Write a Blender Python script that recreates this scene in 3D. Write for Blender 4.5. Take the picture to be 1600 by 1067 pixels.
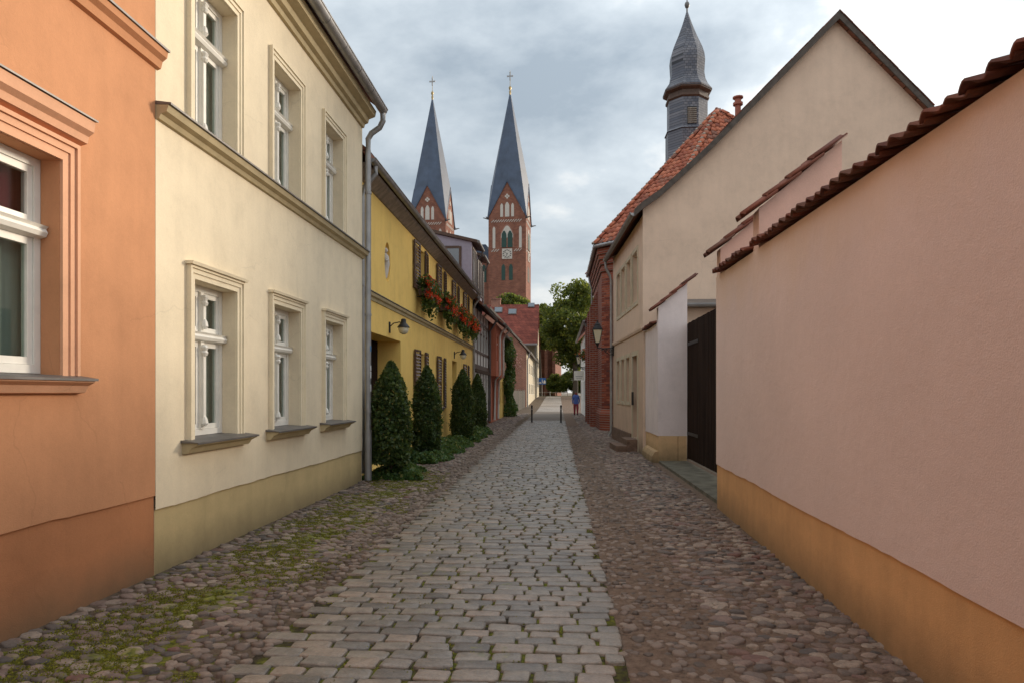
import bpy, math, random
import numpy as np
from mathutils import Vector, Matrix
for o in list(bpy.data.objects): bpy.data.objects.remove(o)
SC = bpy.context.scene
COL = SC.collection
R = math.radians
# ------------------------------------------------------------------ camera
FPX = 1100.0; HOR = 613.0; CAMZ = 1.6
TH = math.atan(72 / FPX); CS, SN = math.cos(TH), math.sin(TH)
cam = bpy.data.cameras.new('camera'); camo = bpy.data.objects.new('camera', cam); COL.objects.link(camo)
cam.sensor_fit = 'HORIZONTAL'; cam.sensor_width = 36; cam.lens = 36 * FPX / 1600
cam.shift_y = (HOR - 533.5) / 1600; cam.clip_start = .05; cam.clip_end = 3000
camo.location = (0, 0, CAMZ); camo.rotation_euler = (R(90), 0, TH)
SC.camera = camo
# ------------------------------------------------------------------ light
SUN_AZ, SUN_EL = R(52), R(15)          # azimuth clockwise from +Y (street direction)
sd = Vector((math.sin(SUN_AZ) * math.cos(SUN_EL), math.cos(SUN_AZ) * math.cos(SUN_EL), math.sin(SUN_EL)))
sun = bpy.data.lights.new('sun', 'SUN'); suno = bpy.data.objects.new('sun', sun); COL.objects.link(suno)
sun.energy = 2.1; sun.angle = R(14); sun.color = (1, .86, .68)
suno.rotation_euler = sd.to_track_quat('Z', 'Y').to_euler()
W = bpy.data.worlds.new('World'); SC.world = W; W.use_nodes = True
def world():
    nt = W.node_tree; nt.nodes.clear(); N = nt.nodes.new; L = nt.links.new
    out = N('ShaderNodeOutputWorld')
    sky = N('ShaderNodeTexSky'); sky.sky_type = 'NISHITA'; sky.sun_disc = False
    sky.sun_elevation = SUN_EL; sky.sun_rotation = SUN_AZ; sky.air_density = 1.0; sky.dust_density = 2
    b1 = N('ShaderNodeBackground'); b1.inputs[1].default_value = .12; L(sky.outputs[0], b1.inputs[0])
    tc = N('ShaderNodeTexCoord'); sp = N('ShaderNodeSeparateXYZ'); L(tc.outputs['Generated'], sp.inputs[0])
    def M(op, a, b=None, clamp=False):
        m = N('ShaderNodeMath'); m.operation = op; m.use_clamp = clamp
        for i, v in enumerate((a, b)):
            if v is None: continue
            if isinstance(v, (int, float)): m.inputs[i].default_value = v
            else: L(v, m.inputs[i])
        return m.outputs[0]
    zc = M('MAXIMUM', sp.outputs[2], 0.0)
    cb = N('ShaderNodeCombineXYZ'); L(M('ADD', sp.outputs[0], 4.1), cb.inputs[0]); L(sp.outputs[1], cb.inputs[1]); L(M('MULTIPLY', sp.outputs[2], 2.1), cb.inputs[2])
    n1 = N('ShaderNodeTexNoise'); n1.inputs['Scale'].default_value = 2.6; n1.inputs['Detail'].default_value = 9
    n1.inputs['Roughness'].default_value = .56; n1.inputs['Distortion'].default_value = .15; L(cb.outputs[0], n1.inputs['Vector'])
    rp = N('ShaderNodeValToRGB'); L(n1.outputs[0], rp.inputs[0])
    e = rp.color_ramp.elements
    e[0].position = .37; e[0].color = (.72, .70, .66, 1); e[1].position = .69; e[1].color = (.215, .255, .295, 1)
    a = e.new(.44); a.color = (.585, .585, .57, 1); a = e.new(.52); a.color = (.385, .425, .455, 1)
    # overcast sky: the zenith is brighter than the horizon all the way round
    g = M('ADD', M('MULTIPLY', zc, .80), .80)
    dt = N('ShaderNodeVectorMath'); dt.operation = 'DOT_PRODUCT'; L(tc.outputs['Generated'], dt.inputs[0]); dt.inputs[1].default_value = sd
    g = M('ADD', g, M('MULTIPLY', M('POWER', M('MAXIMUM', dt.outputs['Value'], 0), 4), .35))      # clouds near the veiled sun scatter more light
    vm = N('ShaderNodeVectorMath'); vm.operation = 'SCALE'; L(rp.outputs[0], vm.inputs[0]); L(g, vm.inputs['Scale'])
    b2 = N('ShaderNodeBackground'); L(vm.outputs[0], b2.inputs[0]); b2.inputs[1].default_value = 1.0
    mx = N('ShaderNodeMixShader'); mx.inputs[0].default_value = .93; L(b1.outputs[0], mx.inputs[1]); L(b2.outputs[0], mx.inputs[2])
    L(mx.outputs[0], out.inputs[0])
world()
vs = SC.view_settings; vs.view_transform = 'Standard'; vs.look = 'None'; vs.gamma = 1; vs.use_curve_mapping = False
vs.exposure = .76
# ------------------------------------------------------------------ pixel helpers (photo pixels, 1600 wide)
def proj(p):
    D = -p[0] * SN + p[1] * CS; Lx = p[0] * CS + p[1] * SN
    return 800 + FPX * Lx / D, HOR - FPX * (p[2] - CAMZ) / D, D
def onX(px, X):                       # Y where pixel column px meets the plane x = X
    k = (px - 800) / FPX
    return X * (CS + k * SN) / (k * CS - SN)
def onY(px, Y):                       # X where pixel column px meets the plane y = Y
    k = (px - 800) / FPX
    return Y * (k * CS - SN) / (CS + k * SN)
def zat(py, X, Y): return CAMZ + (HOR - py) * (-X * SN + Y * CS) / FPX
def ptY(px, py, Y):
    X = onY(px, Y); return X, zat(py, X, Y)
def gz(y):                            # the street rises a little at its far end
    t = min(1, max(0, (y - 55) / 60)); return 1.0 * t * t * (3 - 2 * t)
# ------------------------------------------------------------------ mesh builder
class MB:
    def __init__(s): s.v = []; s.f = []; s.m = []
    def poly(s, pts, m=0):
        i = len(s.v); s.v += [tuple(p) for p in pts]; s.f.append(tuple(range(i, i + len(pts)))); s.m.append(m)
    def box(s, x0, x1, y0, y1, z0, z1, m=0, M=None):
        P = [(x0,y0,z0),(x1,y0,z0),(x1,y1,z0),(x0,y1,z0),(x0,y0,z1),(x1,y0,z1),(x1,y1,z1),(x0,y1,z1)]
        if M is not None: P = [tuple(M @ Vector(p)) for p in P]
        i = len(s.v); s.v += P
        for f in ((0,3,2,1),(4,5,6,7),(0,1,5,4),(1,2,6,5),(2,3,7,6),(3,0,4,7)):
            s.f.append(tuple(i + k for k in f)); s.m.append(m)
    def loft(s, rings, close=True, caps=True, m=0):
        n = len(rings[0]); i = len(s.v)
        for r in rings: s.v += [tuple(p) for p in r]
        for k in range(len(rings) - 1):
            for j in range(n if close else n - 1):
                a = i + k * n + j; b = i + k * n + (j + 1) % n
                s.f.append((a, b, b + n, a + n)); s.m.append(m)
        if caps:
            s.f.append(tuple(i + j for j in range(n))[::-1]); s.m.append(m)
            s.f.append(tuple(i + (len(rings) - 1) * n + j for j in range(n))); s.m.append(m)
    def extrude(s, prof, axis, a, b, m=0):     # prof: 2-D polygon in the two other axes (in xyz order)
        def P(p, t):
            q = list(p); q.insert(axis, t); return q
        s.loft([[P(p, a) for p in prof], [P(p, b) for p in prof]], m=m)
    def tube(s, pts, r, n=10, m=0):
        pts = [Vector(p) for p in pts]; rings = []
        up = Vector((.13, .21, .97)).normalized()
        for k, p in enumerate(pts):
            d = (pts[min(k + 1, len(pts) - 1)] - pts[max(k - 1, 0)]).normalized()
            a = d.cross(up if abs(d.dot(up)) < .95 else Vector((1, .1, 0))).normalized(); b = d.cross(a)
            rr = r[k] if isinstance(r, (list, tuple)) else r
            rings.append([p + (a * math.cos(2 * math.pi * j / n) + b * math.sin(2 * math.pi * j / n)) * rr for j in range(n)])
        s.loft(rings, m=m)
    def lathe(s, prof, c=(0, 0, 0), n=12, m=0, rot=0):
        s.loft([[(c[0] + r * math.cos(2 * math.pi * j / n + rot), c[1] + r * math.sin(2 * math.pi * j / n + rot), c[2] + z) for j in range(n)] for r, z in prof], m=m)
    def mesh(s, name, mats, smooth=False):
        me = bpy.data.meshes.new(name); me.from_pydata(s.v, [], s.f)
        for mt in (mats if isinstance(mats, (list, tuple)) else [mats]): me.materials.append(mt)
        me.polygons.foreach_set('material_index', s.m)
        if smooth: me.polygons.foreach_set('use_smooth', [True] * len(s.f))
        import bmesh
        b = bmesh.new(); b.from_mesh(me); bmesh.ops.recalc_face_normals(b, faces=b.faces); b.to_mesh(me); b.free()
        me.update(); return me
    def build(s, name, mats, parent=None, smooth=False, angle=None):
        o = bpy.data.objects.new(name, s.mesh(name, mats, smooth)); COL.objects.link(o)
        if smooth: smooth_angle(o, angle or 40)
        if parent is not None: o.parent = parent
        return o
def smooth_angle(o, deg):
    me = o.data; import bmesh
    b = bmesh.new(); b.from_mesh(me)
    for e in b.edges:
        if len(e.link_faces) == 2 and e.calc_face_angle(0) > R(deg): e.smooth = False
    b.to_mesh(me); b.free()
TM = {}
def thing(name, label, cat, loc=(0, 0, 0), rz=0, group=None):
    o = bpy.data.objects.new(name, None); COL.objects.link(o); o.empty_display_size = .3
    o.location = loc; o.rotation_euler = (0, 0, rz); TM[o.name] = Matrix.Translation(loc) @ Matrix.Rotation(rz, 4, 'Z')
    tag(o, label, cat, group); return o
def tag(o, label=None, cat=None, group=None, kind=None):
    if label: o['label'] = label
    if cat: o['category'] = cat
    if group: o['group'] = group
    if kind: o['kind'] = kind
    return o
def inst(name, mesh, parent, M):
    o = bpy.data.objects.new(name, mesh); COL.objects.link(o); o.parent = parent; o.matrix_basis = M; return o
def pieces(parent, name, stuffname, meshes, items, keep=300, ok=None):
    """items: (mesh index, world matrix, size). The pieces that show largest become objects, the rest one joined part."""
    PM = TM.get(parent.name, Matrix.Identity(4)).inverted()
    sc = []
    for k, (i, M, size) in enumerate(items):
        p = M.translation
        if p.y < .3: sc.append((0, k)); continue
        px, py, D = proj(p)
        vis = D > .3 and -15 < px < 1615 and -15 < py < 1085 and (ok is None or ok(px, py, p))
        sc.append(((size / D) ** 2 if vis else 0, k))
    sc.sort(reverse=True); top = set(k for s, k in sc[:keep])
    rest = MBfast()
    for k, (i, M, size) in enumerate(items):
        if k in top: inst(name, meshes[i], parent, PM @ M)
        else: rest.add(meshes[i], PM @ M)
    if rest.n: o = rest.build(stuffname, meshes[0].materials[0], parent); o['kind'] = 'stuff'
class MBfast:
    cache = {}
    def __init__(s): s.V = []; s.L = []; s.C = []; s.n = 0
    def add(s, me, M):
        if me.name not in MBfast.cache:
            v = np.empty(len(me.vertices) * 3, np.float32); me.vertices.foreach_get('co', v)
            l = np.empty(len(me.loops), np.int32); me.loops.foreach_get('vertex_index', l)
            c = np.empty(len(me.polygons), np.int32); me.polygons.foreach_get('loop_total', c)
            MBfast.cache[me.name] = (v.reshape(-1, 3), l, c)
        v, l, c = MBfast.cache[me.name]; A = np.array(M, np.float32)
        s.V.append(v @ A[:3, :3].T + A[:3, 3]); s.L.append(l + s.n); s.C.append(c); s.n += len(v)
    def build(s, name, mat, parent=None): return fastmesh(name, np.concatenate(s.V), np.concatenate(s.L), np.concatenate(s.C), mat, parent, True)
def fastmesh(name, V, L, C, mat, parent=None, smooth=False):
    me = bpy.data.meshes.new(name); me.vertices.add(len(V)); me.vertices.foreach_set('co', np.ascontiguousarray(V, np.float32).ravel())
    me.loops.add(len(L)); me.loops.foreach_set('vertex_index', L.astype(np.int32))
    me.polygons.add(len(C)); st = np.concatenate(([0], np.cumsum(C)[:-1])).astype(np.int32)
    me.polygons.foreach_set('loop_start', st); me.polygons.foreach_set('loop_total', C.astype(np.int32))
    if smooth: me.polygons.foreach_set('use_smooth', np.ones(len(C), bool))
    me.materials.append(mat); me.update(calc_edges=True); me.validate()
    o = bpy.data.objects.new(name, me); COL.objects.link(o)
    if parent is not None: o.parent = parent
    return o
RNG = np.random.default_rng(7); random.seed(11)
def leaves(name, P, size, mat, parent=None, out=None, bias=.8, aspect=.55):
    """P: N x 3 leaf positions; out: N x 3 direction the leaves face"""
    n = len(P); d = RNG.normal(size=(n, 3))
    if out is not None: d = d * (1 - bias) + out * bias
    d /= np.linalg.norm(d, axis=1, keepdims=True) + 1e-9
    t = RNG.normal(size=(n, 3)); t[:, 2] -= .5; t -= d * np.sum(t * d, 1, keepdims=True); t /= np.linalg.norm(t, axis=1, keepdims=True) + 1e-9
    b = np.cross(d, t); s = (size * RNG.uniform(.6, 1.3, n))[:, None]
    V = np.stack([P - t * s * .5, P + b * s * aspect * .5 + d * s * .08, P + t * s * .5, P - b * s * aspect * .5 + d * s * .08], 1).reshape(-1, 3)
    k = np.arange(n)[:, None] * 4; L = (k + np.array([0, 1, 2, 0, 2, 3])).ravel()
    return fastmesh(name, V, L, np.full(2 * n, 3), mat, parent)
# ------------------------------------------------------------------ materials
def nodes(name):
    m = bpy.data.materials.new(name); m.use_nodes = True; nt = m.node_tree
    return m, nt, nt.nodes['Principled BSDF'], nt.nodes.new, nt.links.new
def pos(N, L, scale=(1, 1, 1)):
    g = N('ShaderNodeNewGeometry'); mp = N('ShaderNodeMapping'); mp.inputs['Scale'].default_value = scale
    L(g.outputs['Position'], mp.inputs['Vector']); return mp.outputs[0]
def noise(N, L, vec, scale, detail=4, rough=.55):
    n = N('ShaderNodeTexNoise'); n.inputs['Scale'].default_value = scale; n.inputs['Detail'].default_value = detail
    n.inputs['Roughness'].default_value = rough; L(vec, n.inputs['Vector']); return n.outputs[0]
def ramp(N, L, val, stops):
    r = N('ShaderNodeValToRGB'); L(val, r.inputs[0]); e = r.color_ramp.elements
    e[0].position, e[0].color = stops[0][0], (*stops[0][1], 1); e[1].position, e[1].color = stops[-1][0], (*stops[-1][1], 1)
    for p, c in stops[1:-1]: q = e.new(p); q.color = (*c, 1)
    return r.outputs[0]
def mixc(N, L, fac, a, b, mode='MIX'):
    m = N('ShaderNodeMix'); m.data_type = 'RGBA'; m.blend_type = mode
    for sock, v in ((m.inputs[0], fac), (m.inputs[6], a), (m.inputs[7], b)):
        if isinstance(v, (int, float)): sock.default_value = v
        elif isinstance(v, tuple): sock.default_value = (*v, 1) if len(v) == 3 else v
        else: L(v, sock)
    return m.outputs[2]
def mathn(N, L, op, a, b=None, clamp=False):
    m = N('ShaderNodeMath'); m.operation = op; m.use_clamp = clamp
    for i, v in enumerate((a, b)):
        if v is None: continue
        if isinstance(v, (int, float)): m.inputs[i].default_value = v
        else: L(v, m.inputs[i])
    return m.outputs[0]
def bump(N, L, B, h, strength, dist):
    b = N('ShaderNodeBump'); b.inputs['Strength'].default_value = strength; b.inputs['Distance'].default_value = dist
    L(h, b.inputs['Height']); L(b.outputs[0], B.inputs['Normal'])
def sc(c, k): return tuple(min(1, x * k) for x in c)
def plaster(name, c, var=.10, streak=.10, grain=1.0, dirt=None):
    m, nt, B, N, L = nodes(name)
    p = pos(N, L)
    big = noise(N, L, p, .7, 5); fine = noise(N, L, p, 55, 3); st = noise(N, L, pos(N, L, (1, 1, .12)), 5, 4)
    col = ramp(N, L, big, [(.3, sc(c, 1 - var)), (.7, sc(c, 1 + var))])
    col = mixc(N, L, streak, col, ramp(N, L, st, [(.35, sc(c, .62)), (.62, sc(c, 1.12))]))
    col = mixc(N, L, .12, col, ramp(N, L, fine, [(.3, sc(c, .7)), (.7, sc(c, 1.2))]))
    blot = noise(N, L, p, 2.3, 6, .7)
    col = mixc(N, L, .16, col, ramp(N, L, blot, [(.34, sc(c, .55)), (.5, c), (.66, sc(c, 1.25))]))
    vo = N('ShaderNodeTexVoronoi'); vo.feature = 'DISTANCE_TO_EDGE'; vo.inputs['Scale'].default_value = .55
    wv = N('ShaderNodeVectorMath'); wv.operation = 'ADD'; L(p, wv.inputs[0]); nz = N('ShaderNodeTexNoise'); nz.inputs['Scale'].default_value = 2.5; nz.inputs['Detail'].default_value = 6; L(p, nz.inputs['Vector']); ws = N('ShaderNodeVectorMath'); ws.operation = 'SCALE'; L(nz.outputs[1], ws.inputs[0]); ws.inputs['Scale'].default_value = .35; L(ws.outputs[0], wv.inputs[1]); L(wv.outputs[0], vo.inputs['Vector'])
    ck = mathn(N, L, 'MULTIPLY', mathn(N, L, 'LESS_THAN', vo.outputs['Distance'], .0028), mathn(N, L, 'GREATER_THAN', noise(N, L, p, .9, 2), .53))
    col = mixc(N, L, mathn(N, L, 'MULTIPLY', ck, .14), col, sc(c, .45))
    if dirt:                                  # splash-back dirt and damp of irregular height along the foot of the wall
        sp = N('ShaderNodeSeparateXYZ'); g = N('ShaderNodeNewGeometry'); L(g.outputs['Position'], sp.inputs[0])
        h = mathn(N, L, 'ADD', sp.outputs[2], mathn(N, L, 'MULTIPLY', noise(N, L, p, 3.5, 6, .65), -dirt * 2.2))
        k = mathn(N, L, 'SUBTRACT', .25, mathn(N, L, 'MULTIPLY', h, 1.0), True)
        col = mixc(N, L, mathn(N, L, 'MULTIPLY', k, 1.7, True), col, (.13, .11, .07))
    L(col, B.inputs['Base Color']); B.inputs['Roughness'].default_value = .92; B.inputs['Specular IOR Level'].default_value = .2
    h = mathn(N, L, 'ADD', noise(N, L, p, 130, 3, .6), mathn(N, L, 'MULTIPLY', noise(N, L, p, 9, 3), 1.5))
    bump(N, L, B, h, .35 * grain, .006); return m
def plain(name, c, rough=.6, var=.15, vs=6, metal=0, bmp=.1, bs=40, spec=.4, stretch=(1, 1, 1)):
    m, nt, B, N, L = nodes(name); p = pos(N, L, stretch)
    L(ramp(N, L, noise(N, L, p, vs, 5), [(.3, sc(c, 1 - var)), (.7, sc(c, 1 + var))]), B.inputs['Base Color'])
    B.inputs['Roughness'].default_value = rough; B.inputs['Metallic'].default_value = metal; B.inputs['Specular IOR Level'].default_value = spec
    if bmp: bump(N, L, B, noise(N, L, p, bs, 4), bmp, .01)
    return m
def island(N, L):
    g = N('ShaderNodeNewGeometry'); oi = N('ShaderNodeObjectInfo')
    return mathn(N, L, 'FRACT', mathn(N, L, 'ADD', g.outputs['Random Per Island'], oi.outputs['Random']))
def varied(name, stops, rough=.7, speck=.25, bmp=.3, bs=60, spec=.4, moss=None):
    """a different tone for each piece"""
    m, nt, B, N, L = nodes(name); p = pos(N, L)
    col = ramp(N, L, island(N, L), stops)
    col = mixc(N, L, speck, col, ramp(N, L, mathn(N, L, 'ADD', mathn(N, L, 'MULTIPLY', noise(N, L, p, 70, 5, .7), .5), mathn(N, L, 'MULTIPLY', noise(N, L, p, 13, 5, .65), .5)), [(.36, (.10, .09, .085)), (.64, (.78, .74, .70))]), 'OVERLAY')
    if moss: col = mixc(N, L, moss_mask(N, L, p, *moss), col, mosscol(N, L, p))
    L(col, B.inputs['Base Color']); B.inputs['Roughness'].default_value = rough; B.inputs['Specular IOR Level'].default_value = spec
    bump(N, L, B, noise(N, L, p, bs, 5), bmp, .01); return m
def mosscol(N, L, p): return ramp(N, L, noise(N, L, p, 25, 4), [(.3, (.05, .06, .012)), (.55, (.15, .16, .02)), (.75, (.26, .26, .035))])
def moss_mask(N, L, p, x0, w, lo, hi, y1=13.5):
    """patchy moss along a strip of the pavement centred on x0"""
    sp = N('ShaderNodeSeparateXYZ'); g = N('ShaderNodeNewGeometry'); L(g.outputs['Position'], sp.inputs[0])
    d = mathn(N, L, 'MULTIPLY', mathn(N, L, 'ABSOLUTE', mathn(N, L, 'SUBTRACT', sp.outputs[0], x0)), 1 / w)
    n = mathn(N, L, 'ADD', noise(N, L, p, 1.6, 3), mathn(N, L, 'MULTIPLY', mathn(N, L, 'SUBTRACT', noise(N, L, p, 14, 4), .5), .9))
    v = mathn(N, L, 'SUBTRACT', n, mathn(N, L, 'MULTIPLY', d, .22))
    v = mathn(N, L, 'SUBTRACT', v, mathn(N, L, 'MULTIPLY', mathn(N, L, 'MAXIMUM', mathn(N, L, 'SUBTRACT', sp.outputs[1], y1), 0), .12))
    mr = N('ShaderNodeMapRange'); L(v, mr.inputs[0]); mr.inputs[1].default_value = lo; mr.inputs[2].default_value = hi; return mr.outputs[0]
def brickmat(name, c1, c2, mortar, bw=.27, bh=.1, rough=.85):
    m, nt, B, N, L = nodes(name); g = N('ShaderNodeNewGeometry'); sp = N('ShaderNodeSeparateXYZ'); L(g.outputs['Position'], sp.inputs[0])
    cb = N('ShaderNodeCombineXYZ'); L(mathn(N, L, 'ADD', sp.outputs[0], sp.outputs[1]), cb.inputs[0]); L(sp.outputs[2], cb.inputs[1])
    b = N('ShaderNodeTexBrick'); L(cb.outputs[0], b.inputs['Vector']); b.inputs['Scale'].default_value = 1
    b.inputs['Brick Width'].default_value = bw; b.inputs['Row Height'].default_value = bh; b.inputs['Mortar Size'].default_value = .011
    b.inputs['Color1'].default_value = (*c1, 1); b.inputs['Color2'].default_value = (*c2, 1); b.inputs['Mortar'].default_value = (*mortar, 1)
    p = pos(N, L); col = mixc(N, L, .5, b.outputs[0], ramp(N, L, noise(N, L, p, .8, 6, .65), [(.3, (.25, .22, .22)), (.7, (.75, .7, .68))]), 'OVERLAY')
    L(col, B.inputs['Base Color']); B.inputs['Roughness'].default_value = rough; B.inputs['Specular IOR Level'].default_value = .2
    bump(N, L, B, b.outputs['Fac'], -.2, .012); return m
def leafmat(name, stops, rough=.5, tr=.3):
    m, nt, B, N, L = nodes(name); col = ramp(N, L, island(N, L), stops)
    L(col, B.inputs['Base Color']); B.inputs['Roughness'].default_value = rough; B.inputs['Specular IOR Level'].default_value = .35
    t = N('ShaderNodeBsdfTranslucent'); L(mixc(N, L, .5, col, (.3, .35, .05), 'SCREEN'), t.inputs[0])
    mx = N('ShaderNodeMixShader'); mx.inputs[0].default_value = tr; L(B.outputs[0], mx.inputs[1]); L(t.outputs[0], mx.inputs[2])
    L(mx.outputs[0], nt.nodes['Material Output'].inputs[0]); return m
def glassmat(name, tint=(.75, .8, .78), ior=1.5):
    m, nt, B, N, L = nodes(name); nt.nodes.remove(B)
    t = N('ShaderNodeBsdfTransparent'); t.inputs[0].default_value = (*tint, 1); g = N('ShaderNodeBsdfGlossy'); g.inputs['Roughness'].default_value = .02
    lw = N('ShaderNodeLayerWeight'); lw.inputs[0].default_value = .5
    f = N('ShaderNodeMath'); f.operation = 'MULTIPLY_ADD'; L(mathn(N, L, 'POWER', lw.outputs['Facing'], 4.0), f.inputs[0]); f.inputs[1].default_value = .8; f.inputs[2].default_value = .05
    mx = N('ShaderNodeMixShader'); L(f.outputs[0], mx.inputs[0]); L(t.outputs[0], mx.inputs[1]); L(g.outputs[0], mx.inputs[2])
    L(mx.outputs[0], nt.nodes['Material Output'].inputs[0]); return m
G = {}
G['orange'] = plaster('orange_plaster', (.58, .28, .145), .07, .16)
G['orange_plinth'] = plaster('orange_plinth_plaster', (.50, .215, .10), .12, .15, dirt=.12)
G['orange_trim'] = plaster('orange_trim_plaster', (.72, .40, .25), .06, .15, .6)
G['cream'] = plaster('cream_plaster', (.79, .68, .50), .04, .12)
G['cream_trim'] = plaster('cream_trim_plaster', (.80, .70, .52), .06, .15, .6)
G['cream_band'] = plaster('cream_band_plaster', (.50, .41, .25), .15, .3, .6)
G['cream_plinth'] = plaster('olive_plinth_plaster', (.58, .45, .235), .1, .18, dirt=.10)
G['yellow'] = plaster('yellow_plaster', (.88, .60, .185), .07, .12)
G['pink'] = plaster('pink_plaster', (.72, .49, .41), .07, .12, 1.6)
G['pink_plinth'] = plaster('ochre_plinth_plaster', (.66, .38, .18), .12, .2, 1.4, dirt=.12)
G['pier'] = plaster('pale_pier_plaster', (.74, .66, .66), .05, .1)
G['pier_plinth'] = plaster('pier_plinth_plaster', (.66, .45, .25), .08, .12, dirt=.2)
G['beige'] = plaster('beige_plaster', (.70, .54, .425), .07, .14)
G['beige_low'] = plaster('beige_lower_plaster', (.60, .45, .345), .08, .16, dirt=.2)
G['white_wall'] = plaster('white_wall_plaster', (.70, .69, .66), .06, .15)
G['red_wall'] = plaster('red_wall_plaster', (.52, .17, .10), .1, .2)
G['ivory'] = plaster('ivory_plaster', (.56, .49, .37), .06, .15)
G['lilac'] = plain('lilac_cladding', (.31, .285, .35), .6, .1)
G['white'] = plain('white_paint', (.80, .78, .72), .45, .06, 8, bmp=.04)
G['brown'] = plain('brown_painted_wood', (.085, .048, .032), .55, .3, 12)
G['darkwood'] = plain('dark_wood', (.026, .015, .011), .95, .4, 9, spec=.08, stretch=(1, 1, .1), bmp=.3)
G['fencewood'] = varied('fence_plank_wood', [(0, (.025, .02, .016)), (.5, (.055, .045, .036)), (1, (.09, .075, .06))], .85, .3)
G['greywood'] = plain('weathered_wood', (.26, .21, .17), .8, .3, 7, stretch=(1, 1, .1), bmp=.3)
G['zinc'] = plain('zinc_sheet', (.33, .33, .335), .5, .18, 4, metal=.55, bmp=.05)
G['zinc_dark'] = plain('dark_zinc_sheet', (.16, .15, .145), .5, .2, 5, metal=.5, bmp=.05)
G['iron'] = plain('black_iron', (.025, .025, .027), .5, .2, metal=.3)
G['stone'] = plain('grey_stone', (.24, .21, .19), .85, .3, 8, bmp=.4)
G['glass'] = glassmat('window_glass')
G['room'] = plain('room_shade', (.12, .11, .10), .9, .1)
G['curtain'] = plain('net_curtain', (.56, .57, .53), .9, .12, 30, stretch=(1, 1, .05))
G['redcurtain'] = plain('red_curtain', (.33, .03, .05), .9, .2, 30, stretch=(1, 1, .05))
G['tile'] = varied('clay_tile', [(0, (.10, .035, .025)), (.5, (.20, .06, .035)), (1, (.13, .06, .04))], .8, .3)
G['tile_red'] = varied('red_clay_tile', [(0, (.22, .06, .035)), (.35, (.38, .11, .06)), (.7, (.48, .16, .085)), (1, (.20, .09, .065))], .75, .3)
G['mortar'] = plain('ridge_mortar', (.36, .33, .28), .9, .3, 10, bmp=.5)
G['roof_far'] = brickmat('far_tile_roof', (.15, .045, .035), (.24, .07, .05), (.035, .014, .012), .5, .42)
G['roof_brown'] = brickmat('brown_tile_roof', (.17, .08, .055), (.24, .11, .075), (.06, .03, .02), .25, .3)
G['brick'] = brickmat('chapel_brick', (.30, .085, .05), (.20, .055, .04), (.30, .25, .21))
G['brick_piece'] = varied('brick_piece', [(0, (.16, .045, .035)), (.4, (.30, .085, .05)), (.8, (.38, .12, .07)), (1, (.12, .05, .045))], .85, .3)
G['brick_church'] = brickmat('church_brick', (.27, .115, .075), (.20, .082, .058), (.21, .16, .13), .5, .2)
G['brick_old'] = brickmat('old_brick', (.34, .14, .09), (.24, .09, .065), (.33, .27, .22), .27, .09)
G['slate'] = plain('spire_slate', (.055, .080, .13), .5, .25, .6, bmp=.2, bs=3)
G['slate_piece'] = varied('slate_piece', [(0, (.07, .085, .11)), (.5, (.13, .15, .19)), (.85, (.22, .23, .26)), (1, (.36, .36, .37))], .5, .3)
G['plaster_white'] = plain('white_blind_niche', (.55, .51, .46), .9, .1)
G['louvre'] = plain('green_louvre', (.02, .06, .05), .6, .2)
G['gold'] = plain('gilded_metal', (.75, .5, .15), .3, .1, metal=1)
G['sett'] = varied('granite_sett', [(0, (.125, .112, .10)), (.3, (.185, .168, .148)), (.6, (.225, .20, .17)), (.85, (.265, .215, .175)), (1, (.155, .147, .137))], .36, .5, .5, 45, .55, moss=(-.7, 3., .66, .9, 16))
G['cobble'] = varied('field_stone', [(0, (.085, .075, .072)), (.25, (.155, .125, .108)), (.5, (.19, .135, .115)), (.7, (.23, .18, .15)), (.9, (.30, .25, .205)), (1, (.15, .08, .068))], .72, .5, .55, 40, .45, moss=(-2.72, .55, .47, .66))
G['pebble'] = varied('small_stone', [(0, (.10, .08, .068)), (.5, (.17, .13, .108)), (1, (.25, .20, .165))], .75, .3, .3, 60, .35)
def bedmat(name, moss, c=((.055, .04, .03), (.12, .09, .065), (.19, .145, .11))):
    m, nt, B, N, L = nodes(name); p = pos(N, L)
    col = ramp(N, L, noise(N, L, p, 18, 6, .7), [(.3, c[0]), (.5, c[1]), (.75, c[2])])
    col = mixc(N, L, moss_mask(N, L, p, *moss), col, mosscol(N, L, p))
    L(col, B.inputs['Base Color']); B.inputs['Roughness'].default_value = .95; B.inputs['Specular IOR Level'].default_value = .15
    bump(N, L, B, noise(N, L, p, 45, 6, .7), .8, .02); return m
G['bed_left'] = bedmat('earth_and_moss', (-2.72, .6, .30, .46))
G['bed_right'] = bedmat('trodden_earth', (1.2, .4, .62, .9), ((.085, .06, .045), (.17, .12, .09), (.25, .185, .14)))
G['bed_street'] = bedmat('mossy_joint_earth', (-.7, 3., .33, .62, 16), ((.018, .014, .010), (.045, .036, .025), (.085, .07, .045)))
G['earth'] = plain('earth_ground', (.15, .12, .09), .95, .3, 1.5, bmp=.5, bs=15)
G['path'] = brickmat('pale_paving', (.33, .31, .28), (.27, .25, .23), (.16, .14, .12), .3, .2)
G['grass'] = plain('lawn_grass', (.11, .14, .03), .95, .35, 3, bmp=.6, bs=20)
G['shrub'] = leafmat('shrub_leaf', [(0, (.014, .034, .010)), (.5, (.034, .070, .018)), (.85, (.075, .12, .030)), (1, (.16, .17, .06))])
G['cover'] = leafmat('ground_cover_leaf', [(0, (.02, .055, .015)), (.5, (.045, .11, .03)), (.85, (.09, .16, .04)), (1, (.2, .19, .05))])
G['tree'] = leafmat('tree_leaf', [(0, (.025, .045, .010)), (.5, (.065, .095, .018)), (.85, (.14, .155, .026)), (1, (.27, .25, .04))], tr=.5)
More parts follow.
